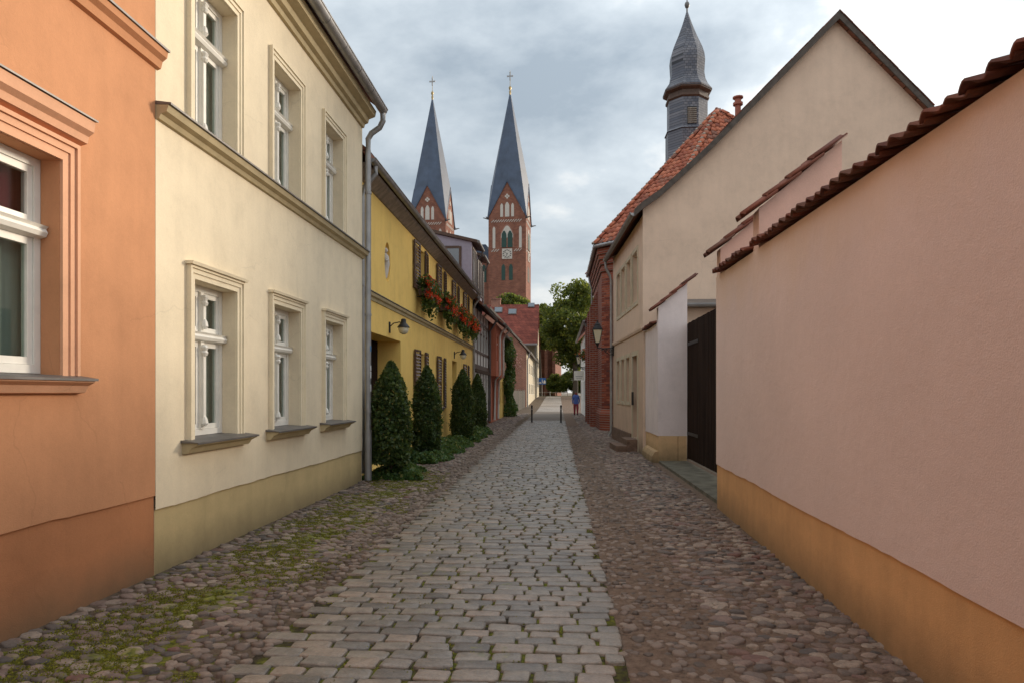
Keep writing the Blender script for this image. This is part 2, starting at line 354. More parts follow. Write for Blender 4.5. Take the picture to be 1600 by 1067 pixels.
G['geranium'] = leafmat('geranium_leaf', [(0, (.02, .045, .012)), (.6, (.045, .09, .02)), (1, (.10, .14, .03))])
G['bloom'] = leafmat('red_blossom', [(0, (.45, .015, .01)), (.6, (.75, .04, .015)), (1, (.85, .12, .03))], tr=.25)
G['bark'] = plain('bark', (.07, .055, .04), .95, .3, 9, bmp=.6, bs=15)
G['lampglass'] = plain('cloudy_lamp_glass', (.72, .66, .50), .3, .06, spec=.5)
# ================================================================== SETTING
def strip(name, x0, x1, ys, dz, mat, nx=1):
    b = MB(); 
    for k in range(len(ys) - 1):
        for i in range(nx):
            a0 = x0 + (x1 - x0) * i / nx; a1 = x0 + (x1 - x0) * (i + 1) / nx
            b.poly([(a0, ys[k], gz(ys[k]) + dz), (a1, ys[k], gz(ys[k]) + dz), (a1, ys[k + 1], gz(ys[k + 1]) + dz), (a0, ys[k + 1], gz(ys[k + 1]) + dz)])
    return tag(b.build(name, mat), kind='structure')
FAR = [55 + 4 * i for i in range(16)] + [125]
strip('ground', -900, 900, [-60, 0, 30] + FAR + [200, 500, 1500], -.03, G['earth'])
SX0, SX1 = -1.84, .40                                  # edges of the sett carriageway
street = strip('street', SX0, SX1, [-3, 10, 20, 30, 40.2], -.005, G['bed_street'])
pav_l = strip('pavement_left', -3.9, SX0, [-3, 10, 20, 30, 50] + FAR, -.002, G['bed_left'])
pav_r = strip('pavement_right', SX1, 3.1, [-3, 10, 20, 30, 50] + FAR, -.001, G['bed_right'])
strip('path', SX0, SX1, [40.2, 48] + FAR, -.006, G['path'])
strip('lawn', -14, 16, [119, 123, 127, 131], .03, G['grass'])
def stone_mesh(name, seed, mat, boxy):
    """unit stone, about 1 x 1 across and 1 high above its bed: three rings and a cap"""
    r = random.Random(seed); b = MB(); n = 12 if boxy else 9; rings = []
    w = [1 + r.uniform(-.07, .05) if boxy else 1 + r.uniform(-.27, .17) for _ in range(n)]
    for rad, z in ((.5, -1.2), (.5, .45), (.472, .88), (.34, 1.0)) if boxy else ((.52, -.8), (.51, .45), (.45, .85), (.29, .99)):
        ring = []
        for j in range(n):
            a = 2 * math.pi * (j + .5) / n; c, s_ = math.cos(a), math.sin(a)
            if boxy:
                e = .22; x = math.copysign(abs(c) ** e, c); y = math.copysign(abs(s_) ** e, s_)
                x *= rad if rad > .4 else .42; y *= rad if rad > .4 else .38
                x *= w[j]; y *= w[(j + 3) % n]
            else: x = c * rad * w[j]; y = s_ * rad * w[j]
            ring.append((x, y, z + (r.uniform(-.12, .12) if z > .6 else 0)))
        rings.append(ring)
    b.loft(rings, caps=False); i = len(b.v) - n
    b.v.append((0, 0, 1.05 if not boxy else 1.06)); t = len(b.v) - 1
    for j in range(n): b.f.append((i + j, i + (j + 1) % n, t)); b.m.append(0)
    return b.mesh(name, mat, True)
SETT = [stone_mesh('sett', 100 + i, G['sett'], True) for i in range(8)]
COB = [stone_mesh('cobblestone', 200 + i, G['cobble'], False) for i in range(9)]
PEB = [stone_mesh('pebble', 300 + i, G['pebble'], False) for i in range(5)]
rnd = random.Random(3)
def place(x, y, z, sx, sy, sz, rot, tx=0, ty=0):
    return Matrix.Translation((x, y, z)) @ Matrix.Rotation(rot, 4, 'Z') @ Matrix.Rotation(tx, 4, 'X') @ Matrix.Rotation(ty, 4, 'Y') @ Matrix.Diagonal((sx, sy, sz, 1))
items = []; y = .6; row = 0
while y < 40:
    d = rnd.uniform(.122, .150); x = SX0 + rnd.uniform(-.06, .05) + (.11 if row % 2 else 0); wob = rnd.uniform(-.004, .004); ph = rnd.uniform(0, 6)
    while x < SX1 - .05:
        w = rnd.uniform(.175, .285)
        if x + w > SX1 + .03: w = SX1 - x + rnd.uniform(-.01, .03)
        if w < .1: break
        if y > 1.6 and rnd.random() > .002:
            yy = y + d / 2 + .010 * math.sin(x * 2.2 + ph) + rnd.uniform(-.007, .007)
            items.append((rnd.randrange(8), place(x + w / 2, yy, rnd.uniform(-.006, .006), w - rnd.uniform(.008, .026), d - rnd.uniform(.006, .026), .018, rnd.uniform(-.035, .035), rnd.uniform(-.025, .025), rnd.uniform(-.03, .03)), w))
        x += w
    y += d; row += 1
pieces(street, 'sett', 'distant_setts', SETT, items)
def cobbles(par, x0, x1, y0, y1, cw, cd, seed, meshes, h, nm, stuff, keep=300, fill=1.0, big=1.0):
    r = random.Random(seed); it = []; y = y0; k = 0
    while y < y1:
        far = 1 + max(0, y - 14) * .02
        x = x0 + (cw * .5 if k % 2 else 0) + r.uniform(-.02, .02)
        while x < x1:
            s = r.uniform(.65, 1.22) * far; 
            if r.random() < .12: s *= r.uniform(1.15, 1.45)
            if r.random() < fill:
                hh = h * r.uniform(.55, 1.25)
                it.append((r.randrange(len(meshes)), place(x + r.uniform(-.3, .3) * cw, y + r.uniform(-.3, .3) * cd, gz(y) - .004 + r.uniform(-.012, .004), cw * s * r.uniform(.85, 1.25) * big, cd * s * r.uniform(.75, 1.05) * big, hh, r.uniform(-.5, .5), r.uniform(-.15, .15), r.uniform(-.15, .15)), s))
            x += cw * far
        y += cd * .92 * far; k += 1
    if par is not None: pieces(par, nm, stuff, meshes, it, keep)
    return it
cobbles(pav_l, -3.47, -2.22, 2.0, 54, .108, .090, 5, COB, .021, 'cobblestone', 'distant_cobblestones')
cobbles(pav_l, -2.24, -1.80, 2.0, 34, .078, .075, 6, PEB, .022, 'pebble', 'small_stones', keep=0, fill=.9)
cobbles(pav_r, 1.08, 2.12, 2.0, 54, .106, .090, 7, COB, .022, 'cobblestone', 'distant_cobblestones')
cobbles(pav_r, .40, 1.06, 2.0, 34, .072, .085, 8, PEB, .018, 'pebble', 'small_stones', keep=0, fill=.7, big=.9)
# moss cushions between the stones
from mathutils import noise as mnoise
def moss(name, x0, x1, y0, y1, n, thr, xc, w, label, size=.012, zt=.016):
    r = random.Random(9); P = []
    for _ in range(n):
        x, y = r.uniform(x0, x1), r.uniform(y0, y1); v = mnoise.fractal((x * 1.5, y * 1.0, 3.1), 1, 2, 4) * .6 + .35 - abs(x - xc) / w * .35 + mnoise.noise((x * 9, y * 9, 1)) * .3
        if v > thr: P.append((x, y, gz(y) + r.uniform(.002, zt)))
    o = leaves(name, np.array(P), size, G['moss'], None, np.tile([[0, -.1, 1.]], (len(P), 1)), .5, .8); return tag(o, label, 'moss', kind='stuff')
G['moss'] = leafmat('moss_cushion', [(0, (.07, .075, .01)), (.5, (.15, .15, .018)), (1, (.26, .25, .03))], .9, .2)
moss('moss', -3.45, -2.0, 3.2, 14.5, 150000, .20, -2.72, .8, 'bright green moss between the cobbles along the cream house')
moss('joint_moss', SX0, SX1, 3.2, 16, 30000, .42, -.8, 3., 'dull green moss in the joints of the setts', .016, .012)
# ================================================================== HOUSE HELPERS
# local frame of a facade: x along it, y into the building, z up; outside is -y
def facade(b, L, H, ops, depth=.16, z0=0, y=0, m=0, x0=0):
    xs = sorted(set([x0, L] + [v for o in ops for v in o[:2]])); zs = sorted(set([z0, H] + [v for o in ops for v in o[2:4]]))
    xs = [v for v in xs if x0 <= v <= L]; zs = [v for v in zs if z0 <= v <= H]
    for i in range(len(xs) - 1):
        for j in range(len(zs) - 1):
            cx, cz = (xs[i] + xs[i + 1]) / 2, (zs[j] + zs[j + 1]) / 2
            if any(o[0] < cx < o[1] and o[2] < cz < o[3] for o in ops): continue
            b.poly([(xs[i], y, zs[j]), (xs[i + 1], y, zs[j]), (xs[i + 1], y, zs[j + 1]), (xs[i], y, zs[j + 1])], m)
    for o in ops:
        if len(o) > 4 and o[4] == 0: continue
        d = o[4] if len(o) > 4 else depth; a, c, e, g = o[:4]
        for p in ([(a, e), (a, g)], [(c, g), (c, e)], [(a, g), (c, g)], [(c, e), (a, e)]):
            b.poly([(p[0][0], y, p[0][1]), (p[1][0], y, p[1][1]), (p[1][0], y + d, p[1][1]), (p[0][0], y + d, p[0][1])], m)
def shell(b, L, H, D, z0=0, x0=0, y=0, m=0):              # the other three walls and a lid
    b.poly([(x0, y, z0), (x0, y, H), (x0, D, H), (x0, D, z0)], m); b.poly([(L, y, z0), (L, D, z0), (L, D, H), (L, y, H)], m)
    b.poly([(x0, D, z0), (x0, D, H), (L, D, H), (L, D, z0)], m); b.poly([(x0, y, H), (L, y, H), (L, D, H), (x0, D, H)], m)
def roof_simple(par, L, H, D, over, pitch, mat, x0=0, th=.14, name='roof'):
    r = math.tan(R(pitch)); hz = (D / 2 + over) * r; b = MB()
    P = [(-over, H), (D / 2, H + hz), (D + over, H), (D + over, H + th), (D / 2, H + hz + th * 1.3), (-over, H + th)]
    b.extrude(P, 0, x0 - .02, L + .02); return b.build(name, mat, par)
def gutter(par, x0, x1, y, z, r=.07, mat=None, name='gutter', seams=True):
    b = MB(); n = 10
    for rr, s in ((r, 1), (r * .9, 1)):
        b.loft([[(x, y + rr * math.cos(math.pi + math.pi * j / n), z + rr * math.sin(math.pi + math.pi * j / n)) for j in range(n + 1)] for x in (x0, x1)], close=False, caps=False)
    b.tube([(x0, y - r, z + .006), (x1, y - r, z + .006)], .013, 6)
    for x in (x0, x1): b.poly([(x, y + r * math.cos(math.pi + math.pi * j / n), z + r * math.sin(math.pi + math.pi * j / n)) for j in range(n + 1)])
    x = x0 + .45
    while x < x1 and seams:
        b.loft([[(x + q, y + r * 1.07 * math.cos(math.pi + math.pi * j / n), z + r * 1.07 * math.sin(math.pi + math.pi * j / n)) for j in range(n + 1)] for q in (-.014, .014)], close=False, caps=False); x += .75
    return b.build(name, mat or G['zinc'], par, True)
def pipe(par, pts, r=.05, mat=None, clips=(), name='downpipe'):
    b = MB(); b.tube(pts, r, 12)
    for (x, y, z) in clips: b.lathe([(r * 1.18, -.02), (r * 1.18, .02)], (x, y, z), 12)
    return b.build(name, mat or G['zinc'], par, True)
def frame_box(b, x0, x1, z0, z1, y0, y1, t, m=0):         # a rectangular frame butted at its corners
    b.box(x0, x0 + t, y0, y1, z0, z1, m); b.box(x1 - t, x1, y0, y1, z0, z1, m)
    b.box(x0 + t, x1 - t, y0, y1, z1 - t, z1, m); b.box(x0 + t, x1 - t, y0, y1, z0, z0 + t, m)
def window(par, x0, x1, z0, z1, y, tr=.68, ornate=True, curtain=None, mat='white', upper_open=False):
    """two casements under a transom with two small lights above"""
    W_, H_ = x1 - x0, z1 - z0; zt = z0 + H_ * tr; xm = (x0 + x1) / 2
    b = MB(); frame_box(b, x0, x1, z0, z1, y, y + .07, .06)
    b.box(x0 + .06, x1 - .06, y + .004, y + .07, zt - .045, zt + .045)
    w = b.build('window', G[mat], par)
    b = MB(); prof = [(y + .01, zt - .05), (y - .05, zt - .035), (y - .065, zt - .005), (y - .05, zt + .02), (y - .07, zt + .04), (y + .01, zt + .05)]
    b.extrude(prof, 0, x0 + .01, x1 - .01); b.build('transom', G[mat], w)
    b = MB()
    for za, zb in ((z0 + .06, zt - .05), (zt + .05, z1 - .06)):
        b.box(xm - .035, xm + .035, y - .012, y + .06, za, zb)
        if ornate:
            b.box(xm - .026, xm + .026, y - .036, y - .012, za + .10, zb - .12)
            b.lathe([(.03, -.05), (.042, -.02), (.03, 0), (.044, .035), (.02, .06)], (xm, y - .03, zb - .09), 8)
            b.lathe([(.022, -.05), (.042, -.02), (.034, .02), (.02, .05)], (xm, y - .03, za + .08), 8)
    b.build('mullion', G[mat], w)
    for za, zb in ((z0 + .06, zt - .05), (zt + .05, z1 - .06)):
        for xa, xb in ((x0 + .06, xm - .035), (xm + .035, x1 - .06)):
            b = MB(); frame_box(b, xa + .002, xb - .002, za + .002, zb - .002, y + .012, y + .055, .05); s = b.build('sash', G[mat], w)
            b = MB(); b.box(xa + .05, xb - .05, y + .03, y + .036, za + .05, zb - .05); b.build('pane', G['glass'], w)
    b = MB(); b.box(x0 - .3, x1 + .3, y + .9, y + .92, z0 - .3, z1 + .2); b.build('room_wall', G['room'], w)
    if curtain:
        b = MB(); xa, xb = x0 + W_ * curtain[0], x0 + W_ * curtain[1] + (.55 if curtain[1] > .85 else 0); n = 46
        za, zb = (z0 + .1, z1 - .07) if len(curtain) < 4 else (zt + .04, z1 - .07)
        b.loft([[(xa + (xb - xa) * j / n, y + .12 + .018 * math.sin(j * 1.9) + .01 * math.sin(j * .7), z) for j in range(n + 1)] for z in (za, zb)], close=False, caps=False)
        b.build('curtain', G[curtain[2]] if len(curtain) > 2 else G['curtain'], w, True, 80)
    return w
def architrave(par, x0, x1, z0, z1, w, mat, name='architrave', head=True):
    """moulded surround of an opening: steps that project from the wall"""
    b = MB()
    for o0, o1, pr in ((.004, w * .45, .022), (w * .45, w * .8, .034), (w * .8, w, .05)):
        b.box(x0 - o1, x0 - o0, -pr, .02, z0, z1 + o0); b.box(x1 + o0, x1 + o1, -pr, .02, z0, z1 + o0)
        b.box(x0 - o1, x1 + o1, -pr, .02, z1 + o0, z1 + o1)
    return b.build(name, mat, par)
def sill(par, x0, x1, z, mat_top, mat_under, out=.16, depth=.17):
    b = MB(); b.extrude([(.015, z - .13), (-out * .35, z - .12), (-out * .55, z - .07), (-out * .9, z - .045), (-out * .9, z - .022), (.015, z - .022)], 0, x0 + .02, x1 - .02)
    s = b.build('sill', mat_under, par)
    b = MB(); b.extrude([(-out, z - .035), (-out, z - .018), (.0, z + .004), (depth, z + .012), (depth, z - .02), (-out + .004, z - .02 - .004)], 0, x0, x1)
    b.build('sill_cover', mat_top, s); return s
def moulding(par, prof, x0, x1, mat, name):
    b = MB(); b.extrude(prof, 0, x0, x1); return b.build(name, mat, par)
def ragged(b, L, z, m=0):                                  # uneven lower edge of the upper plaster coat
    r = random.Random(int(L * 100)); x = 0; d0 = r.uniform(.004, .016)
    while x < L - 1e-6:
        x1 = min(L, x + r.uniform(.05, .16)); d1 = min(.022, max(.002, d0 + r.uniform(-.006, .006)))
        b.poly([(x, 0, z - d0), (x1, 0, z - d1), (x1, 0, z), (x, 0, z)], m); b.poly([(x, 0, z - d0), (x1, 0, z - d1), (x1, .03, z - d1), (x, .03, z - d0)], m); x, d0 = x1, d1
XL = -3.52
def half_curtain(par, x0, x1):
    b = MB(); n = 40
    b.loft([[(x0 + .05 + (x1 - x0 + .6) * j / n, .27 + .02 * math.sin(j * 1.3), z) for j in range(n + 1)] for z in (1.8, 2.7)], close=False, caps=False)
    b.build('curtain', G['curtain'], par, True, 80)
# ------------------------------------------------------------------ orange house
YA = onX(243, XL); YB = onX(566, XL)
oh = thing('orange_house', 'orange plastered house at the left edge with a moulded window hood', 'house', (XL, -4, 0), R(90))
def ly(px, X=XL, y0=0): return onX(px, X) - y0
LO = YA + 4 - .004; wx1 = ly(93, XL, -4); wx0 = wx1 - 1.05
ops = [(wx0, wx1, 1.72, 3.24, .14), (wx0 - 2.6, wx1 - 2.6, 1.72, 3.24, .14), (wx0, wx1, 4.75, 6.2, .14), (wx0 - 2.6, wx1 - 2.6, 4.75, 6.2, .14)]
b = MB(); facade(b, LO, 7, ops, z0=.72); shell(b, LO, 7, 7, z0=.0, y=.012); ragged(b, LO, .72)
b.build('wall', G['orange'], oh)
b = MB(); b.box(0, LO - .002, .014, .3, -.1, .722); b.build('plinth', G['orange_plinth'], oh)
for k, (a, c, e, g, d) in enumerate(ops):
    window(oh, a + .002, c - .002, e + .015, g - .002, .14, .66, curtain=(.02, .98, 'redcurtain', 1) if k == 0 else (.0, .4)); k == 0 and half_curtain(oh, wx0, wx1)
    if k < 2:
        architrave(oh, a, c, e, g, .15, G['orange_trim'])
        moulding(oh, [(.02, g + .17), (-.055, g + .19), (-.065, g + .24), (-.105, g + .27), (-.115, g + .345), (.02, g + .36)], a - .22, c + .22, G['orange_trim'], 'window_hood')
        moulding(oh, [(.02, g + .362), (-.13, g + .350), (-.13, g + .362), (.02, g + .390)], a - .235, c + .235, G['zinc_dark'], 'hood_cover')
    sill(oh, a - .22, c + .22, e, G['zinc_dark'], G['orange_trim'], .14)
moulding(oh, [(.02, 4.42), (-.035, 4.44), (-.05, 4.5), (-.09, 4.53), (-.10, 4.58), (.02, 4.585)], 0, LO + .03, G['orange'], 'string_course')
moulding(oh, [(.02, 4.588), (-.115, 4.583), (-.115, 4.60), (.02, 4.63)], 0, LO + .04, G['zinc_dark'], 'string_cover')
roof_simple(oh, LO, 7.02, 7, .3, 40, G['roof_brown'])
# ------------------------------------------------------------------ cream house
ch = thing('cream_house', 'cream plastered two-storey house with six white ornate windows', 'house', (XL, YA, 0), R(90))
LC = YB - YA; aw = .125; wins = []
for pa, pb in ((291, 376), (420, 473), (503, 538)): wins.append((ly(pa, XL, YA) + aw, ly(pb, XL, YA) - aw))
ops = [(a, c, 1.15, 2.69, .15) for a, c in wins] + [(a, c, 4.16, 5.71, .15) for a, c in wins]
b = MB(); facade(b, LC, 6.62, ops, z0=.58); shell(b, LC, 6.62, 7.5, z0=0, y=.012); ragged(b, LC, .58)
b.build('wall', G['cream'], ch)
b = MB(); b.box(.002, LC - .004, .016, .3, -.1, .582); b.build('plinth', G['cream_plinth'], ch)
for k, (a, c, e, g, d) in enumerate(ops):
    window(ch, a + .002, c - .002, e + .015, g - .002, .15, .66, curtain=[(.45, .98), (.1, .97), (.6, .98), (.02, .98), (.1, .97), (.5, .97)][k])
    architrave(ch, a, c, e, g, aw, G['cream_trim'])
    if k < 3:
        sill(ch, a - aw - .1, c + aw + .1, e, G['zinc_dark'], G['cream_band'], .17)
        moulding(ch, [(.02, g + aw + .002), (-.075, g + aw + .002), (-.085, g + aw + .03), (.02, g + aw + .035)], a - aw - .02, c + aw + .02, G['cream_trim'], 'drip_mould')
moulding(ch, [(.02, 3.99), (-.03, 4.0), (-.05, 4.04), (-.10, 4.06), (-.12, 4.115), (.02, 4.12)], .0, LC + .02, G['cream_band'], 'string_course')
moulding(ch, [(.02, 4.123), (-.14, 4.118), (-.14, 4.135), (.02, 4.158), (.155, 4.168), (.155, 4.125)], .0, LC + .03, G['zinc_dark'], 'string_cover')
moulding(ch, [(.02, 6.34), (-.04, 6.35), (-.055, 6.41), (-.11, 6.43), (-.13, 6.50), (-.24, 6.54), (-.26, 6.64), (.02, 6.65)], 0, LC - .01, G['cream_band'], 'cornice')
gutter(ch, -.0, LC + .1, -.36, 6.70, .08)
roof_simple(ch, LC, 6.68, 7.5, .33, 38, G['roof_brown'])
px_ = LC + .07
dp = pipe(ch, [(px_, -.36, 6.64), (px_, -.36, 6.50), (px_, -.30, 6.38), (px_ + .0, -.15, 6.28), (px_, -.09, 6.18), (px_, -.09, 5.9), (px_, -.09, .12)], .052, clips=[(px_, -.09, z) for z in (1.25, 3.0, 5.2)])
b = MB(); b.lathe([(.068, 0), (.068, .9)], (px_, -.09, .02), 12); b.build('standpipe', G['zinc'], dp, True)
for z, h, c in ((2.34, .1, 'blue_sticker'), (2.0, .09, 'white_sticker'), (1.86, .12, 'white_sticker'), (1.62, .13, 'white_sticker')):
    b = MB(); n = 6
    b.loft([[(px_ + .0545 * math.cos(-.3 - 1.9 * j / n), -.09 + .0545 * math.sin(-.3 - 1.9 * j / n), zz) for j in range(n + 1)] for zz in (z, z + h)], close=False, caps=False)
    if c not in G: G[c] = plain(c, (.08, .22, .42) if 'blue' in c else (.62, .62, .62), .5, .2, 60)
    b.build('sticker', G[c], dp, True)
# ------------------------------------------------------------------ yellow house
XY = -3.70; Y1 = YB + .16; Y2 = onX(738.5, XY)
yh = thing('yellow_house', 'yellow plastered house with brown louvred shutters and an oval niche', 'house', (XY, Y1, 0), R(90))
LY = Y2 - Y1
def yx(px): return onX(px, XY) - Y1
up = [(yx(a), yx(b_)) for a, b_ in ((652.3, 662), (686, 692.5), (709, 714), (726, 730))]
lo = [(yx(a), yx(b_)) for a, b_ in ((653, 662.3), (686, 692), (726, 730))]
dr = (.9, yx(626), 0, 2.80, .55); d2 = (yx(706.5), yx(713.5), 0, 2.72, .35)
zu0, zu1, zl0, zl1 = 4.32, 5.44, 1.15, 2.65
ops = [(a, c, zu0, zu1, .2) for a, c in up] + [(a, c, zl0, zl1, .2) for a, c in lo] + [dr, d2]
nic = (yx(605.5), 4.42, .26, .43)                         # oval niche: centre, half width, half height
ops2 = ops + [(nic[0] - .3, nic[0] + .3, nic[1] - .47, nic[1] + .47, 0)]
b = MB(); facade(b, LY, 5.85, ops2, z0=0); shell(b, LY, 5.85, 8, y=.01)
n = 32; ov = [(nic[0] + nic[2] * math.cos(2 * math.pi * j / n), nic[1] + nic[3] * math.sin(2 * math.pi * j / n)) for j in range(n)]
def sq(j):
    c, s_ = math.cos(2 * math.pi * j / n), math.sin(2 * math.pi * j / n); k = 1 / max(abs(c), abs(s_)); return (nic[0] + .3 * c * k, nic[1] + .47 * s_ * k)
for j in range(n):
    q = (j + 1) % n; a, c, e, g = ov[j], ov[q], sq(q), sq(j)
    b.poly([(a[0], 0, a[1]), (c[0], 0, c[1]), (e[0], 0, e[1]), (g[0], 0, g[1])])
    b.poly([(a[0], 0, a[1]), (c[0], 0, c[1]), (c[0], .14, c[1]), (a[0], .14, a[1])])
b.poly([(p[0], .14, p[1]) for p in ov]); b.build('wall', G['yellow'], yh)
b = MB(); cx, cz = nic[0] + .02, nic[1]                   # small white relief figure in the niche
b.tube([(cx - .02, .07, cz - .34), (cx, .06, cz - .2), (cx + .03, .05, cz - .03), (cx, .05, cz + .12), (cx + .01, .06, cz + .2)], [.06, .075, .085, .075, .03], 8)
b.lathe([(.015, -.055), (.048, -.03), (.052, .01), (.03, .05), (.005, .062)], (cx + .01, .05, cz + .265), 8)
b.tube([(cx - .07, .05, cz + .13), (cx - .11, .02, cz + .02), (cx - .03, -.01, cz + .05)], [.03, .026, .02], 6)
b.tube([(cx + .07, .05, cz + .13), (cx + .10, .02, cz - .02), (cx + .03, -.01, cz - .06)], [.03, .026, .02], 6)
b.build('niche_figure', G['plaster_white'], yh, True, 70)
for a, c, e, g, d in ops[:7]:
    window(yh, a + .002, c - .002, e + .002, g - .002, .2, .7, False, (.0, .35), 'brown')
    if e < 2: sill(yh, a - .06, c + .06, e, G['stone'], G['stone'], .07, .19)
def shutter(par, x, w, z0, z1, tilt):
    """louvred shutter laid back against the wall, standing off a little"""
    b = MB(); frame_box(b, 0, w, z0, z1, -.045, -.008, .055); b.box(.055, w - .055, -.04, -.012, (z0 + z1) / 2 - .03, (z0 + z1) / 2 + .03)
    s = b.build('shutter', G['brown'], par); s.location = (x, -.02, 0); s.rotation_euler = (0, 0, tilt)
    n = int((z1 - z0 - .11) / .085)
    for j in range(n):
        z = z0 + .075 + j * (z1 - z0 - .14) / n
        if abs(z + .02 - (z0 + z1) / 2) < .05: continue
        b = MB(); b.extrude([(-.058, z), (-.050, z - .008), (-.012, z + .050), (-.018, z + .058)], 0, .056, w - .056)
        b.build('slat', G['slat'], s)
G['slat'] = plain('shutter_slat', (.16, .10, .075), .45, .2, 12)
for (a, c) in up:
    w = (c - a) * .72
    shutter(yh, a - w - .02, w, zu0 - .05, zu1 + .06, R(-3)); shutter(yh, c + .03, w, zu0 - .05, zu1 + .06, R(4))
for (a, c) in lo:
    w = (c - a) * .72
    shutter(yh, a - w - .02, w, zl0 - .05, zl1 + .06, R(-3)); shutter(yh, c + .03, w, zl0 - .05, zl1 + .06, R(4))
def plank_door(par, x0, x1, z0, z1, y, mat, n=5):
    b = MB(); b.box(x0, x1, y + .03, y + .06, z0, z1); d = b.build('door', mat, par)
    for j in range(n):
        a = x0 + (x1 - x0) * j / n; e = x0 + (x1 - x0) * (j + 1) / n
        q = MB(); q.box(a + .006, e - .006, y, y + .029, z0 + .01, z1 - .01); q.build('plank', mat, d)
    q = MB(); q.tube([(x0 + .12, y, 1.05), (x0 + .12, y - .06, 1.05), (x0 + .22, y - .06, 1.05)], .011, 6); q.build('handle', G['zinc'], d, True)
    return d
plank_door(yh, dr[0] + .002, dr[1] - .002, .02, dr[3] - .002, .55, G['darkwood'], 12)
plank_door(yh, d2[0] + .002, d2[1] - .002, .02, d2[3] - .002, .35, G['brown'], 6)
moulding(yh, [(.02, 3.42), (-.02, 3.425), (-.03, 3.48), (-.07, 3.50), (-.085, 3.555), (.02, 3.57)], 0, LY, G['cream_band'], 'string_course')
moulding(yh, [(.02, 3.573), (-.10, 3.562), (-.10, 3.576), (.02, 3.60)], 0, LY, G['zinc_dark'], 'string_cover')
moulding(yh, [(.02, 5.58), (-.03, 5.59), (-.22, 5.74), (-.24, 5.79), (.02, 5.80)], 0, LY, G['greywood'], 'eaves_board')
gutter(yh, 0, LY + .05, -.31, 5.86, .07)
roof_simple(yh, LY, 5.87, 8, .27, 38, G['roof_brown'])
pipe(yh, [(.28, -.31, 5.80), (.28, -.31, 5.66), (.27, -.18, 5.5), (.26, -.08, 5.4), (.26, -.07, 5.2), (.26, -.07, .1)], .045)
pipe(yh, [(LY - .06, -.31, 5.80), (LY - .06, -.30, 5.62), (LY - .06, -.12, 5.4), (LY - .06, -.07, 5.2), (LY - .06, -.07, .1)], .045)
def wall_lamp(px, z, X, label):
    t = thing('wall_lamp', label, 'lamp', (X, onX(px, X), z), R(90), 'wall lamps on the yellow house')
    b = MB(); b.box(-.04, .04, -.025, .0, -.16, .08); b.build('back_plate', G['iron'], t)
    b = MB(); b.tube([(0, -.02, -.02), (0, -.10, .05), (0, -.22, .075), (0, -.32, .06)], .013, 8); b.build('arm', G['iron'], t, True)
    b = MB(); b.lathe([(.03, .13), (.055, .11), (.06, .04), (.085, .01), (.135, -.05), (.14, -.065), (.10, -.06), (.03, -.02)], (0, -.32, .02), 16); b.build('shade', G['iron'], t, True)
    b = MB(); b.lathe([(.09, -.05), (.112, -.08), (.11, -.13), (.08, -.185), (.035, -.21), (.004, -.215)], (0, -.32, .02), 14); b.build('globe', G['lampglass'], t, True)
wall_lamp(608, 3.06, XY, 'black barn lamp with glass globe over the recessed doorway of the yellow house')
wall_lamp(709.5, 2.98, XY, 'small black barn lamp above the far door of the yellow house')
# flower boxes under the upper windows
def flower_box(k, a, c):
    lab = ['red geraniums in the flower box at the upper window nearest the oval niche', 'red geranium flower box, second from the oval niche', 'red geranium flower box, third from the oval niche', 'red geranium flower box farthest from the oval niche'][k]
    m = (a + c) / 2; w = (c - a) * .5 + .25
    t = thing('flower_box', lab, 'flower box', (XY, Y1 + m, zu0 - .22), R(90), 'flower boxes on the yellow house')
    b = MB(); b.extrude([(-.27, .02), (-.30, .2), (-.07, .2), (-.09, .02)], 0, -w, w); b.build('planter', G['brown'], t)
    b = MB(); 
    for q in (-w * .7, w * .7): b.box(q - .015, q + .015, -.28, .0, -.005, .018)
    b.build('bracket', G['iron'], t)
    n = 1500; u = RNG.uniform(-1, 1, n); th = RNG.uniform(0, 2 * math.pi, n); rr = np.sqrt(RNG.uniform(.25, 1, n))
    x = u * (w + .14); y = -.24 + rr * .24 * np.cos(th); z = .20 + rr * np.sin(th) * (.30 + .1 * np.sin(u * 7 + k)); z = np.where(z < .12, z - RNG.uniform(0, .42, n) * (.6 + .4 * np.sin(u * 5 + k * 2)), z)
    y = np.minimum(y, np.where(z < .2, -.2, -.03))
    P = np.stack([x, y, z], 1); leaves('foliage', P, .085, G['geranium'], t, np.stack([x * .3, y + .1, (z - .1) * .8], 1) * 2, .4, .9)['kind'] = 'stuff'
    n = 75; u = RNG.uniform(-1, 1, n); th = RNG.uniform(.2, 4.4, n)
    cx_ = u * (w + .14); cy = -.25 - .24 * np.abs(np.sin(th * .5)) * RNG.uniform(.3, 1, n); cz_ = .24 + .34 * np.cos(th * .7) * RNG.uniform(.5, 1, n)
    cen = np.stack([cx_, cy, cz_], 1); P = np.repeat(cen, 16, 0) + RNG.normal(size=(n * 16, 3)) * .032
    leaves('blossoms', P, .05, G['bloom'], t, np.tile([[0, -.8, .5]], (len(P), 1)), .5, .9)['kind'] = 'stuff'
for k, (a, c) in enumerate(up): flower_box(k, a, c)
